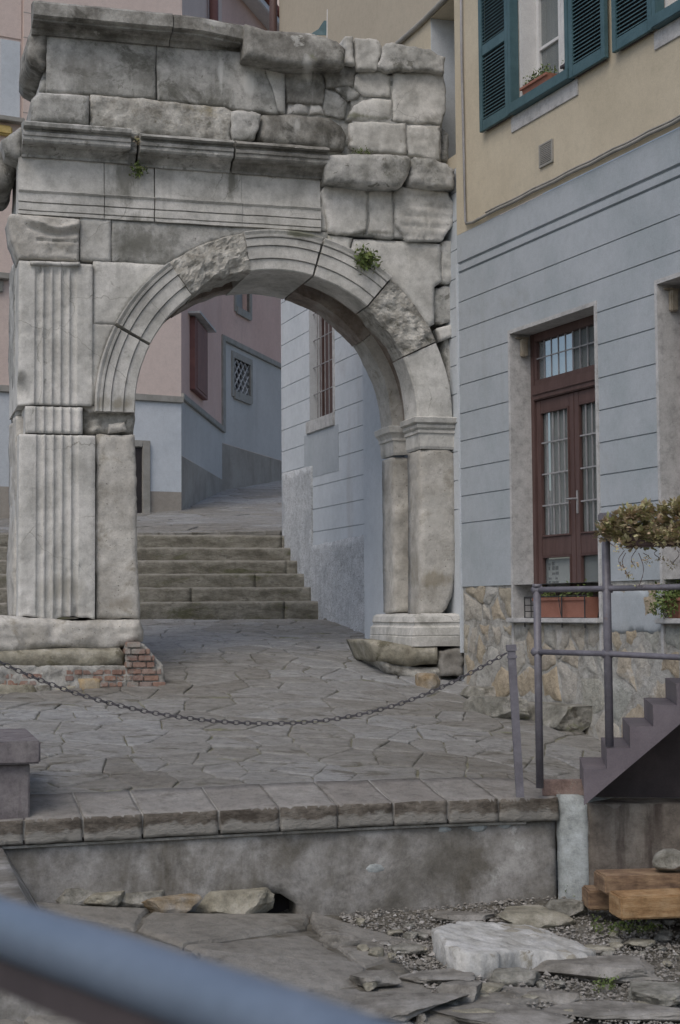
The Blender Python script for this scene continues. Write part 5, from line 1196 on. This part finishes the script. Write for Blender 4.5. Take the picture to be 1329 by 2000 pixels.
# loose stones
RK = [
 ('rock', 205, 1768, 80, .14, 'sand', 'beige stone between the mossy stone and the concrete buttress, at the wall foot', .6, 51, .2, .5),
 ('rock', 405, 1768, 90, .12, 'rock', 'low stone between the red brown stone and the squarish block', .6, 52, -.2, .5),
 ('rock', 505, 1764, 60, .15, 'rockgrey', 'grey stone at the very edge of the dark hole', .7, 53, .2, .5),
 ('rock_slab', 850, 1925, 120, .07, 'rockgrey', 'flat half buried slab left of the round brown grey stone', .8, 54, .2, .4),
 ('rock_slab', 975, 2010, 220, .08, 'rockgrey', 'wide half buried brown slab at the bottom edge, right of the handrail', .7, 55, .1, .4),
 ('rock', 790, 1862, 60, .07, 'rock', 'small half buried stone in the gravel left of the white block', .8, 56, .2, .5),
 ('rock', 1250, 1850, 50, .06, 'sand', 'small beige stone among the gravel weeds', .8, 57, .2, .5),
 ('rock_slab', 355, 1752, 230, .30, 'rock', 'long flat pale slab lying against the retaining wall, behind the greenish block', .5, 1, .0, .5),
 ('rock', 452, 1784, 130, .24, 'sand', 'squarish greenish beige block beside the dark hole at the wall foot', .6, 2, .1, .55),
 ('rock', 262, 1772, 110, .17, 'rock', 'low mossy stone left of the long flat slab', .6, 3, -.1, .5),
 ('rock', 325, 1782, 100, .17, 'tuffrock', 'reddish brown stone wedged under the long flat slab', .6, 41, .1, .5),
 ('rock', 150, 1762, 90, .16, 'rock', 'small dark stone near the sloping concrete buttress', .6, 42, .3, .5),
 ('rock_slab', 1050, 1812, 130, .16, 'sand', 'greenish flat rock against the wall corner, behind the white block', .8, 4, .5, .45),
 ('rock', 1115, 1788, 66, .15, 'rock', 'small greenish rock just left of the timber beams', .7, 5, .2, .6),
 ('rock_slab', 1170, 1915, 240, .13, 'rockgrey', 'broad grey slab in front of the white block, right of centre', .55, 6, -.15, .5),
 ('rock_slab', 1300, 1965, 130, .13, 'rock', 'beige squared slab at the right edge of the gravel', .8, 7, -.3, .5),
 ('rock', 908, 1958, 72, .15, 'rockgrey', 'round brown grey stone in the gravel in front of the white block', .8, 8, 0., .6),
 ('rock', 1012, 1925, 84, .13, 'rock', 'pointed beige stone touching the front of the white block', .7, 9, .3, .55),
 ('rock', 955, 1945, 60, .10, 'sand', 'low dark stone between the round stone and the pointed stone', .7, 43, .3, .55),
 ('rock', 1085, 1962, 76, .10, 'rockgrey', 'dark flat stone half sunk in the gravel, below the broad slab', .7, 10, .1, .5),
 ('rock', 1040, 1958, 44, .06, 'sand', 'small yellow stone left of the dark flat stone', .8, 11, .1, .5),
 ('rock', 935, 1990, 84, .07, 'sand', 'flat yellow beige stone at the lower edge of the gravel', .5, 12, -.1, .5),
 ('rock_slab', 790, 1990, 210, .12, 'rockgrey', 'large brown slab left of the gravel, nearest the handrail', .8, 13, .15, .5),
 ('rock_slab', 735, 1925, 90, .10, 'rockgrey', 'small tilted slab between the old paving and the gravel', .6, 14, .3, .5),
 ('rock', 664, 1848, 60, .13, 'rockgrey', 'dark squarish block on the edge of the old paving', .7, 15, .1, .5),
 ('rock_slab', 1230, 2000, 240, .08, 'rockgrey', 'dark flat slab along the bottom of the gravel', .5, 16, .05, .5),
 ('rock_slab', 915, 1800, 110, .07, 'rockgrey', 'thin dark slab behind the white block', .5, 17, .0, .5),
 ('rock', 1165, 1862, 60, .07, 'sand', 'small beige stone at the right tip of the white block', .7, 18, .0, .5),
 ('rock', 820, 1972, 40, .05, 'rock', 'little pale stone beside the large brown slab', .7, 19, .0, .5),
]
for nm, x, y, w_, h_, m_, lb, dp_, sd_, rt, fl in RK:
    rock(nm, x, y, w_, h_, m_, lb, 'rock', gpit, dep=dp_, seed=sd_, rot=rt, flat=fl, rough=.10, tilt=.03 * math.sin(sd_), cuts=10, sink=.30, grp='loose stones in the excavation')
sr_ = np.random.RandomState(77)
for k in range(80):
    x = sr_.uniform(690, 1320); y = sr_.uniform(1800, 1995)
    if 830 < x < 1180 and 1790 < y < 1900: continue
    rock('stone', x, y, sr_.uniform(14, 34), sr_.uniform(.03, .07), ['rock', 'rockgrey', 'sand', 'rock', 'sand'][sr_.randint(5)], 'small broken stone scattered loose in the gravel of the excavation', 'stone', gpit, dep=.8, seed=200 + k, rot=sr_.uniform(0, 3), flat=.6, rough=.1, sink=.42, grp='small stones scattered in the gravel')
# white block: outline, own thickness
pA, pBq = proj(850, 1868, gpit), proj(1160, 1880, gpit)
zA_, zB_ = gpit(pA.x, pA.y) + .16, gpit(pBq.x, pBq.y) + .05
tw = lambda x: zA_ + (zB_ - zA_) * min(1.1, max(-.1, (x - pA.x) / (pBq.x - pA.x)))
def ontilt(px, py):
    z = .2
    for _ in range(20): p_ = onz(px, py, z); z = tw(p_.x)
    return p_
pw_ = [ontilt(x, y) for x, y in ((846, 1812), (878, 1800), (920, 1797), (1010, 1806), (1065, 1812), (1110, 1832), (1162, 1854), (1148, 1866), (1080, 1862), (1020, 1857), (960, 1862), (905, 1858), (868, 1842))]
V, F, sm = patch([(p.x, p.y) for p in pw_], lambda a, w, b: Vector((a, b, tw(a) - w)), 0, .24, s=.02, er=.02, ed=.012, rough=.012, rs=11, seed=77, jit=.02, side=3)
make('rock_slab', V, F, 'whiterock', smooth=sm, label='large white marble block lying on the gravel before the retaining wall', cat='rock')
# weeds
def leafcloud(name, c, rx, ry, rz, n, size, m, label, cat, seed=0, group=None, droop=0., stems=0, trail=None):
    r_ = np.random.RandomState(seed); root = empty(name, c, label, cat, group); mb = MB(); st = MB()
    def leaf(p, s):
        n_ = Vector(r_.normal(size=3)).normalized(); n_.z = abs(n_.z) * .7 + .15; n_.normalize(); t = n_.cross(Vector(r_.normal(size=3))).normalized(); b_ = n_.cross(t)
        mb.add([p - t * s, p - b_ * s * .45 + n_ * s * .1, p + t * s, p + b_ * s * .45 + n_ * s * .1], [(0, 1, 2, 3)], r_.uniform(0, 1))
    cl = [Vector((r_.uniform(-1, 1), r_.uniform(-1, 1), r_.uniform(-.7, 1))) for _ in range(max(3, n // 22))]
    for i in range(n):
        q = cl[r_.randint(len(cl))]; p = Vector((q.x * rx, q.y * ry, q.z * rz)) * .85 + Vector(r_.normal(size=3)) * size * 1.5
        leaf(c + p, size * r_.uniform(.5, 1.2))
    for k in range(stems):
        q = cl[r_.randint(len(cl))]; st.tube([c + Vector((0, 0, -rz)), c + Vector((q.x * rx * .5, q.y * ry * .5, 0)), c + Vector((q.x * rx, q.y * ry, q.z * rz))], size * .09, 4)
    for (p0, L) in (trail or []):
        pts = [p0 + Vector((.03 * math.sin(t_ * 5 + L * 9), -.02 * t_, -L * t_)) for t_ in np.linspace(0, 1, 8)]
        st.tube(pts, .003, 4)
        for i in range(int(L * 55)): t_ = r_.uniform(.35, 1); leaf(p0 + Vector((.03 * math.sin(t_ * 5 + L * 9), 0, -L * t_)) + Vector(r_.normal(size=3)) * .012, size * .7)
    mb.build('foliage', m, root, recalc=False)
    if st.V: st.build('stem', 'wood' if m == 'sedum' else m, root)
    return root
M['sedum'] = mat('red_tinged_succulent_leaf', [(.2, .2, .09), (.3, .25, .14)], 9, attr='cell', attrcols=[(.34, .38, .17), (.62, .43, .34), (.50, .52, .27), (.70, .57, .43), (.42, .46, .22), (.66, .49, .38)], rough=.6, bump=0)
M['leaf'] = mat('green_leaf_blade', [(.08, .12, .04), (.16, .2, .07)], 9, attr='cell', attrcols=[(.06, .10, .03), (.16, .22, .07), (.10, .14, .04), (.24, .26, .1)], rough=.6, bump=0)
def onarch(px, py, w): u, z = ARC.uv(px, py, w); return ARC.P(u, w, z)
leafcloud('weed', onarch(716, 507, -.12), .075, .05, .08, 420, .03, 'leaf', 'green weed tuft growing on the right shoulder of the arch ring', 'weed', 1)
leafcloud('weed', onarch(271, 333, -.05), .035, .03, .06, 160, .022, 'leaf', 'small green weed hanging under the cornice joint of the arch', 'weed', 2)
leafcloud('weed', onarch(269, 272, -.2), .03, .03, .03, 50, .014, 'sedum', 'yellowish weed sprouting in the cornice joint of the arch', 'weed', 3)
for k, (x, y, s_, lb) in enumerate([(1185, 1822, .09, 'green weed in the gravel, below the timber beams'), (1262, 1820, .09, 'green weed in the gravel near the right edge, under the lower beam'), (1180, 1930, .05, 'tiny weed at the foot of the broad grey slab'), (985, 1888, .05, 'tiny green sprig at the front edge of the white block'), (1120, 1750, .06, 'moss tuft at the foot of the wall corner'), (1225, 1815, .05, 'small sprig between the two gravel weeds')]):
    p = proj(x, y, gpit); leafcloud('weed', Vector((p.x, p.y, p.z + s_ * .4)), s_, s_, s_ * .5, 110, .016, 'leaf', lb, 'weed', 10 + k)
# moss along the arch foot and terrace joints
leafcloud('weed', onarch(700, 296, -.14), .12, .03, .02, 120, .014, 'leaf', 'moss line on the ledge right of the broken cornice', 'weed', 31)
# sloping concrete buttress at the left
pb = [top(EDG, 6, 1657, -.02), top(EDG, 68, 1757, -.02)]
ub0, zb0 = EDG.uv(4, 1655); ub1, zb1_ = EDG.uv(66, 1757, -.02)
V = []; 
for w in (.03, -3.2): V += [EDG.P(ub0 - 1.6, w, zb0), EDG.P(ub0, w, zb0), EDG.P(ub1 + .04, w, zb1_ - .05), EDG.P(ub1 + .04, w, zb1_ - .6), EDG.P(ub0 - 1.6, w, zb1_ - .6)]
V, F, sm = patch([(ub0 - 1.6, zb1_ - .5), (ub1 + .05, zb1_ - .5), (ub1 + .03, zb1_ - .04), (ub0, zb0), (ub0 - 1.6, zb0)], EDG.P, -2.6, .03, s=.06, er=.02, ed=.01, rough=.006, seed=4)
make('concrete_buttress', V, F, 'conc', smooth=sm, label='sloping brown grey concrete buttress at the left end of the retaining wall', cat='buttress', kind='thing')
# grey stone bench end on the terrace
zc_ = atD(40, 1447, 11.0).z
x1 = atD(80, 1447, 11.0).x; x0 = atD(-230, 1447, 11.0).x
bn = empty('stone_bench', (x0 / 2 + x1 / 2, 11.4, gl(x1, 11.3)), 'purplish grey stone bench with overhanging top, at the left edge of the terrace', 'bench')
hcap = atD(40, 1447, 11.).z - atD(40, 1492, 11.).z
BN = Fr(atD(80, 1447, 11.0), ARC.d)
MB().box(BN, -2., 0, 0, 1.25, zc_ - hcap, zc_, bev=.012).build('bench_top', 'benchstone' if 'benchstone' in M else 'iron', bn)
M['benchstone'] = mat('purple_grey_bench_stone', [(.135, .12, .125), (.18, .165, .17), (.22, .205, .205)], 4, streak=((.08, .065, .07), 8, .56), bump=.5)
bn.children[0].data.materials[0] = M['benchstone']
xs = atD(66, 1520, 11.1).x
MB().box(BN, -1.9, xs - x1, .06, 1.2, gl(xs, 11.2) - .2, zc_ - hcap - .002, bev=.01).build('bench_support', 'benchstone', bn)

# ------------------------------------------------------------------ chain and its post
Dp = 11.75
pt, pbm = atD(999, 1267, Dp), atD(1016, 1543, Dp)
cpst = empty('chain_post', pbm, 'short leaning grey metal post holding the right end of the chain', 'post')
def oriented_box(mb, a, b, s):
    a, b = Vector(a), Vector(b); t = (b - a).normalized(); x = t.cross(Vector((0, 1, 0))).normalized(); y = t.cross(x)
    V = [p + x * i * s + y * j * s for p in (a, b) for i, j in ((-1, -1), (1, -1), (1, 1), (-1, 1))]
    mb.add(V, [(0, 1, 2, 3), (7, 6, 5, 4), (0, 4, 5, 1), (1, 5, 6, 2), (2, 6, 7, 3), (3, 7, 4, 0)])
mb = MB(); oriented_box(mb, pbm - Vector((0, 0, .05)), pt, .028); mb.build('post', 'iron', cpst)
mb = MB(); oriented_box(mb, pt - (pt - pbm).normalized() * .015, pt + (pt - pbm).normalized() * .03, .036); oriented_box(mb, pt - (pt - pbm).normalized() * .07, pt - (pt - pbm).normalized() * .05, .034); mb.build('post_cap', 'iron', cpst)
mb = MB(); cpx = [(-260, 1165), (0, 1293), (90, 1333), (180, 1362), (300, 1394), (420, 1408), (540, 1412), (640, 1406), (740, 1388), (850, 1347), (930, 1309), (992, 1274)]
def lerp(a, b, t): return a + (b - a) * t
xs_ = [c[0] for c in cpx]; ys_ = [c[1] for c in cpx]
def cat_pts(n):
    out = []
    for i in range(n):
        x = -260 + (992 + 260) * i / (n - 1); 
        c = np.polyfit(xs_, ys_, 6); out.append(atD(x, float(np.polyval(c, x)), 10.4 + (Dp - .03 - 10.4) * (x + 260) / 1252))
    return out
pts = cat_pts(400); L_ = [0]
for i in range(1, len(pts)): L_.append(L_[-1] + (pts[i] - pts[i - 1]).length)
step_ = .041; k = 0; s = 0
while s < L_[-1]:
    i = min(len(pts) - 2, max(0, int(np.searchsorted(L_, s)) - 1)); p = pts[i].lerp(pts[i + 1], (s - L_[i]) / max(1e-6, L_[i + 1] - L_[i])); t = (pts[i + 1] - pts[i]).normalized()
    up_ = Vector((0, 0, 1)) if k % 2 else Vector((0, 1, .2)); sd_ = (up_ - t * up_.dot(t)).normalized()
    ringp = [p + t * .027 * math.cos(a) + sd_ * .014 * math.sin(a) for a in np.linspace(0, 2 * PI, 11)]
    n0 = len(mb.V); N_ = 5; nrm = t.cross(sd_)
    for j in range(10):
        c = ringp[j]; rad = (c - p).normalized()
        for q in range(N_): al = 2 * PI * q / N_; mb.V.append(c + (rad * math.cos(al) + nrm * math.sin(al)) * .0044); 
    for j in range(10):
        for q in range(N_): mb.F.append((n0 + j * N_ + q, n0 + j * N_ + (q + 1) % N_, n0 + ((j + 1) % 10) * N_ + (q + 1) % N_, n0 + ((j + 1) % 10) * N_ + q)); mb.cell.append(0); mb.sm.append(True)
    s += step_; k += 1
mb.build('chain', 'chainiron', smooth='auto', recalc=False, label='sagging grey iron chain hung across the front of the paved terrace', cat='chain')

# ------------------------------------------------------------------ railing and metal stair on the right
rl_ = empty('railing', atD(1054, 1537, 12.0), 'grey tube railing with two horizontal bars, fixed beside the metal stair', 'railing')
def post(px0, py0, px1, py1, D, r, cap=True):
    a, b = atD(px0, py0, D), atD(px1, py1, D); mb = MB(); mb.tube([a, b], r, 12); o = mb.build('post', 'iron', rl_, smooth='auto')
    if cap: m2 = MB(); m2.tube([b - Vector((0, 0, .004)), b + Vector((0, 0, .02))], r * 1.25, 12); m2.build('post_cap', 'iron', o, smooth='auto')
post(1055, 1539, 1049, 1146, 12.0, .029); post(1191, 1458, 1183, 1012, 11.55, .031)
dpx, dpy = atD(1183, 1010, 11.55), 0
MB().box(FW, dpx.x - .05, dpx.x + .045, dpx.y - .045, dpx.y + .045, dpx.z - .035, dpx.z + .03, bev=.01).build('rail_bracket', 'iron', rl_)
for y0, y1_, y2_ in ((1152, 1149.5, 1146), (1273, 1277, 1284)):
    a, b, c = atD(1040, y0, 12.03), atD(1187, y1_, 11.55), atD(1329, y2_, 11.1); d_ = c + (c - b) * 1.2
    mb = MB(); mb.tube([a, b, c, d_], .021, 12); mb.build('rail', 'iron', rl_, smooth='auto')
    for q in (atD(1050, y0 + .2, 12.0), b): MB().tube([q + Vector((-.035, .01, 0)), q + Vector((.035, -.01, 0))], .032, 12).build('joint_collar', 'iron', rl_, smooth='auto')
ST = Fr(atD(1140, 1190, 11.5), (1, -.12)); stz = lambda x, y: ST.uv(x, y)
sroot = empty('metal_stair', ST.P(.2, .4, gpit(*ST.P(.2, 0, 0).xy)), 'purple grey painted metal stair climbing to the right with a saw-tooth side plate', 'stair')
u0s, z0s = stz(1140, 1503); us_, dzs = stz(1186, 1503)[0] - u0s, stz(1186, 1459)[1] - stz(1186, 1501)[1]
nst = 8; poly = [(u0s, stz(1141, 1573)[1])]
poly += [(u0s + us_ * nst, stz(1141, 1573)[1] + dzs * nst)] if False else []
top_pts = []
for i in range(nst): top_pts += [(u0s + us_ * i, z0s + dzs * i), (u0s + us_ * (i + 1), z0s + dzs * i)]
botR = (u0s + us_ * nst, stz(1141, 1573)[1] + (stz(1329, 1414)[1] - stz(1141, 1573)[1]) / (stz(1329, 1414)[0] - u0s) * us_ * nst)
poly = [poly[0], botR] + [(botR[0], top_pts[-1][1])] + top_pts[::-1][1:]
V, F, sm = patch(poly, ST.P, 0, .012, s=.08, er=.004, ed=.001, rough=.0006, seed=2, jit=0); make('side_plate', V, F, 'purpleiron', sroot, smooth=False)
V, F, sm = patch(poly, ST.P, .95, .965, s=.1, er=.004, ed=.001, rough=.0006, seed=2, jit=0); make('side_plate', V, F, 'purpleiron', sroot, smooth=False)
for i in range(nst):
    mb = MB(); mb.box(ST, u0s + us_ * i + .003, u0s + us_ * (i + 1) + .01, .013, .949, z0s + dzs * i - .02, z0s + dzs * i - .003); mb.box(ST, u0s + us_ * i + .003, u0s + us_ * i + .012, .013, .949, z0s + dzs * (i - 1), z0s + dzs * i - .021)
    mb.build('tread', 'purpleiron', sroot)
V = [ST.P(u, w, z) for w in (.013, .949) for u, z in ((u0s + .02, poly[0][1] + .02), (botR[0], botR[1] + .02))]
make('underside', V + [v + Vector((0, 0, .01)) for v in V], [(0, 1, 3, 2), (4, 6, 7, 5), (0, 4, 5, 1), (2, 3, 7, 6), (0, 2, 6, 4), (1, 5, 7, 3)], 'railunder', sroot)
zpn = poly[0][1]
V = [ST.P(u, w, z) for w in (.70, .72) for u, z in ((u0s + .05, zpn - .02), (botR[0], zpn - .02), (botR[0], botR[1]))]
make('stair_shade_panel', V, [(0, 1, 2), (5, 4, 3), (0, 3, 4, 1), (1, 4, 5, 2), (2, 5, 3, 0)], 'railunder', sroot)  # added dark panel standing for the shade in the open space under the stair
mb = MB().box(FW, atD(1061, 1540, 12.1).x, atD(1145, 1540, 12.1).x, 12.1, 12.2, atD(1100, 1543, 12.1).z - .05, atD(1100, 1524, 12.1).z, bev=.01)
mb.build('brick_edging', 'brick', label='thin reddish brick edging strip between the railing foot and the stair', cat='kerb', kind='thing')
# timber beams and the rock on them
gz0 = gpit(*proj(1200, 1795, gpit).xy)
def beam(px0, py0, D, L, dirv, w, h, zb, label, sd_):
    a = atD(px0, py0, D); fr = Fr((a.x, a.y), dirv); mb = MB(); z1 = a.z; mb.box(fr, 0, L, 0, w, z1 - h, z1, bev=.012)
    return mb.build('timber_beam', 'timber', label=label, cat='beam', group='timber beams below the stair'), fr, z1
M['timberbright'] = mat('bright_orange_timber', [(.25, .15, .075), (.34, .215, .11), (.42, .29, .165)], 3, stretch=(2, 2, 9), bump=.5, speck=((.16, .08, .04), 4, .71))
o1, f1, zt1 = beam(1182, 1712, 11.05, 2.2, (1, .11), .30, .125, 0, 'upper timber beam with planed pale top, under the grey brown rock', 1)
o2, f2, zt2 = beam(1213, 1752, 10.75, 2.2, (1, .16), .26, .155, 0, 'lower timber beam, nearest, with bright orange face', 2)
o2.data.materials[0] = M['timberbright']
beam(1150, 1740, 11.4, 1.9, (1, .05), .25, .14, 0, 'dark timber beam end showing beneath the upper beam', 3)
p = atD(1312, 1678, 11.15)
V, F = rockmesh(.14, .11, .10, 5, 9, .06, 3); make('rock', [Vector(v) + Vector((p.x + .02, p.y + .05, zt1 + .075)) for v in V], F, 'rock', label='pointed grey brown rock resting on the upper timber beam', cat='rock', recalc=False)
# flower trough on the railing
pc = atD(1290, 1040, 11.25)
FT = Fr((pc.x, pc.y), (.385, -.923)); 
FT = Fr((pc.x, pc.y), (.8, -.6))
rt_ = empty('flower_trough', Vector((pc.x, pc.y, pc.z - .15)), 'brown trough overflowing with reddish green succulents, hung behind the railing post', 'flower trough')
MB().box(FT, -.25, .8, -.07, .09, pc.z - .10, pc.z + .04, bev=.01).build('trough', 'wood', rt_)
mb = MB(); r_ = np.random.RandomState(5); st = MB()
cl = []
for i in range(380):
    u = r_.uniform(-.42, .85); e = 1 - (max(0, -.1 - u) / .36) ** 2 if u < -.1 else 1
    e = max(.15, e); w = r_.uniform(-.16, .16); z = .02 + r_.uniform(-.9, 1.) * .15 * e + .05 * (u + .3)
    cl.append(Vector((u, w, z)))
for c in cl:
    P0 = FT.P(c.x, c.y, pc.z + c.z); cc = r_.uniform(0, 1)
    for j in range(26):
        d = Vector(r_.normal(size=3)).normalized(); d.z = d.z * .8 + .2; s = r_.uniform(.028, .052); t = d.cross(Vector((.3, .2, 1))).normalized(); b_ = P0 + d * r_.uniform(.005, .035)
        mb.add([b_, b_ + d * s * .6 + t * s * .35, b_ + d * s * 1.1, b_ + d * s * .6 - t * s * .35], [(0, 1, 2, 3)], min(1, max(0, cc + r_.uniform(-.18, .18))))
for (x, y, L) in ((1215, 1075, .12), (1222, 1080, .16), (1240, 1070, .13), (1262, 1080, .05), (1285, 1075, .06), (1197, 1050, .07), (1320, 1075, .1), (1250, 1080, .24)):
    p0 = atD(x, y, 11.3); pts_ = [p0 + Vector((.025 * math.sin(t_ * 4 + x), 0, -L * t_)) for t_ in np.linspace(0, 1, 7)]; st.tube(pts_, .0025, 4)
    for j in range(int(18 if L < .2 else 5)):
        q = pts_[-1] + Vector(r_.normal(size=3)) * .016; d = Vector(r_.normal(size=3)).normalized(); t = d.orthogonal().normalized(); s = .022
        mb.add([q, q + d * s * .6 + t * s * .35, q + d * s, q + d * s * .6 - t * s * .35], [(0, 1, 2, 3)], r_.uniform(.1, .6))
mb.build('foliage', 'sedum', rt_, recalc=False); st.build('stem', 'wood', rt_)
# planters on the sills
def planter(u0, u1, w0, w1, z0, h, label, sd_, n, fm='leaf', cage=False, mt='terra'):
    root = empty('planter', B1.P((u0 + u1) / 2, (w0 + w1) / 2, z0), label, 'planter')
    mb = MB(); t = .03
    V = [B1.P(u, w, z) for z, e in ((z0, t), (z0 + h, 0)) for u, w in ((u0 + e, w0 + e), (u1 - e, w0 + e), (u1 - e, w1 - e), (u0 + e, w1 - e))]
    mb.add(V, [(0, 1, 2, 3), (0, 4, 5, 1), (1, 5, 6, 2), (2, 6, 7, 3), (3, 7, 4, 0)]); mb.box(B1, u0 - .012, u1 + .012, w0 - .012, w0 + .012, z0 + h - .03, z0 + h, bev=.004).box(B1, u0 - .012, u1 + .012, w1 - .012, w1 + .012, z0 + h - .03, z0 + h, bev=.004)
    mb.build('box', mt, root); MB().box(B1, u0 + .015, u1 - .015, w0 + .015, w1 - .015, z0 + h - .05, z0 + h - .02).build('soil', 'soil', root)
    lf = MB(); r_ = np.random.RandomState(sd_)
    for i in range(n):
        u = r_.uniform(u0 + .02, u1 - .02); w = r_.uniform(w0, w1); hh = abs(r_.normal()) * .05; P0 = B1.P(u, w, z0 + h + hh); d = Vector(r_.normal(size=3)).normalized(); tt = d.orthogonal().normalized(); s = r_.uniform(.02, .045)
        lf.add([P0, P0 + d * s * .5 + tt * s * .3, P0 + d * s, P0 + d * s * .5 - tt * s * .3], [(0, 1, 2, 3)], r_.uniform(0, 1))
    lf.build('foliage', fm, root, recalc=False)
    if cage:
        cg = MB(); zz = z0 + .01
        for zq in (z0 + .0, z0 + h * .55, z0 + h + .01): cg.tube([B1.P(u0 - .12, w0 - .03, zq), B1.P(u1 + .08, w0 - .03, zq)], .005, 6) if zq != z0 + h * .55 else None
        for uq in (u0 - .12, u0 + (u1 - u0) * .62, u1 + .05): cg.tube([B1.P(uq, w0 - .03, z0 - .09), B1.P(uq, w0 - .03, z0 + h + .01)], .007, 6)
        for zq in (z0, z0 + .06, z0 + .12, z0 + h): cg.tube([B1.P(u0 - .12, w0 - .03, zq), B1.P(u0 - .12, w1, zq)], .005, 6)
        for wq in np.linspace(w0 - .03, w1, 4): cg.tube([B1.P(u0 - .12, wq, z0), B1.P(u0 - .12, wq, z0 + h)], .005, 6)
        cg.tube([B1.P(u0 + (u1 - u0) * .56, w0 - .03, z0 + h), B1.P(u0 + (u1 - u0) * .6, w0 - .035, z0 + h * .3), B1.P(u0 + (u1 - u0) * .62, w0 - .03, z0)], .004, 5)
        cg.build('iron_holder', 'darkiron', root)
zsl = z1f(1207, 1080) + .002
planter(U1(1046, 1180, -.0), U1(1146, 1180, 0), -.02, .16, zsl, .19, 'terracotta planter in a black iron holder on the brown door sill', 4, 220, cage=True)
planter(U1(1296, 1180), U1(1380, 1180), .0, .16, zsl, .17, 'planter with bushy green plant on the second door sill, at the right edge', 5, 500)
pq = atD(1312, 1172, 13.2); leafcloud('potted_plant', B1.P(U1(1312), -.06, z1f(1178, 1312)), .13, .10, .12, 420, .024, 'leaf', 'bushy green plant spilling over the second door sill, at the right edge', 'plant', 44, stems=8)
planter(U1(1018, 190), U1(1068, 190), .0, .15, wb + .002, .13, 'red flower box with grey green plants on the upstairs window ledge', 6, 300)
planter(U1(1097, 130), U1(1114, 130), .0, .13, wb + .002, .10, 'small dark flower pot beside the right shutter of the upstairs window', 7, 60, mt='railunder')
# small teal cloth above the arch
pk = atD(628, 52, 17.6); mb = MB(); mb.tube([pk + Vector((.06, 0, -.3)), pk + Vector((.07, 0, .2))], .006, 6)
root = empty('pennant', pk + Vector((.06, 0, -.3)), 'small teal pointed cloth on a thin white rod rising behind the top of the arch', 'pennant')
mb.build('rod', 'whitewood', root)
V = [pk + Vector(q) for q in ((-.13, 0, -.09), (.06, 0, -.10), (.06, 0, .07), (.03, .0, .07), (-.03, .01, -.02))]
make('cloth', V + [v + Vector((0, .01, 0)) for v in V], [(0, 1, 2, 3, 4), (9, 8, 7, 6, 5)] + [(i, (i + 1) % 5, 5 + (i + 1) % 5, 5 + i) for i in range(5)], 'teal', root)

# ------------------------------------------------------------------ handrail right in front of the viewer
HR = [(-420, 1665, 1.62), (-200, 1742, 1.42), (0, 1811, 1.27), (100, 1846, 1.18), (200, 1879, 1.11), (300, 1915, 1.06), (450, 1968, .99), (560, 2008, .94), (664, 2048, .90), (800, 2100, .85), (1000, 2180, .78)]
hp = [atD(*q) for q in HR]
hroot = empty('foreground_handrail', (hp[4].x, hp[4].y, 0.7), 'out of focus blue grey tubular handrail crossing the lower left corner, nearest the viewer', 'handrail')
def smooth_path(P_, n=6):
    out = []
    for i in range(len(P_) - 1):
        p0 = P_[max(0, i - 1)]; p1 = P_[i]; p2 = P_[i + 1]; p3 = P_[min(len(P_) - 1, i + 2)]
        for k in range(n):
            t = k / n; out.append(.5 * ((2 * p1) + (p2 - p0) * t + (2 * p0 - 5 * p1 + 4 * p2 - p3) * t * t + (3 * p1 - p0 - 3 * p2 + p3) * t ** 3))
    return out + [P_[-1]]
sp = smooth_path(hp)
MB().tube(sp, .0228, 28).build('rail_tube', 'bluerail', hroot, smooth='auto')
mb = MB(); n0 = len(sp)
for i, p in enumerate(sp):
    t = (sp[min(i + 1, n0 - 1)] - sp[max(i - 1, 0)]); n_ = Vector((-t.y, t.x, 0)).normalized()
    for a, b in ((-.013, -.012), (.013, -.012), (.013, -.042), (-.013, -.042)): mb.V.append(p + n_ * a + Vector((0, 0, b)))
for i in range(n0 - 1):
    for k in range(4): mb.F.append((i * 4 + k, i * 4 + (k + 1) % 4, i * 4 + 4 + (k + 1) % 4, i * 4 + 4 + k)); mb.cell.append(0)
mb.build('underside_bar', 'railunder', hroot)
mb = MB(); mb.tube([hp[-2] + Vector((0, 0, -.02)), Vector((hp[-2].x, hp[-2].y, .1))], .02, 12); mb.build('support_post', 'railunder', hroot, smooth='auto')
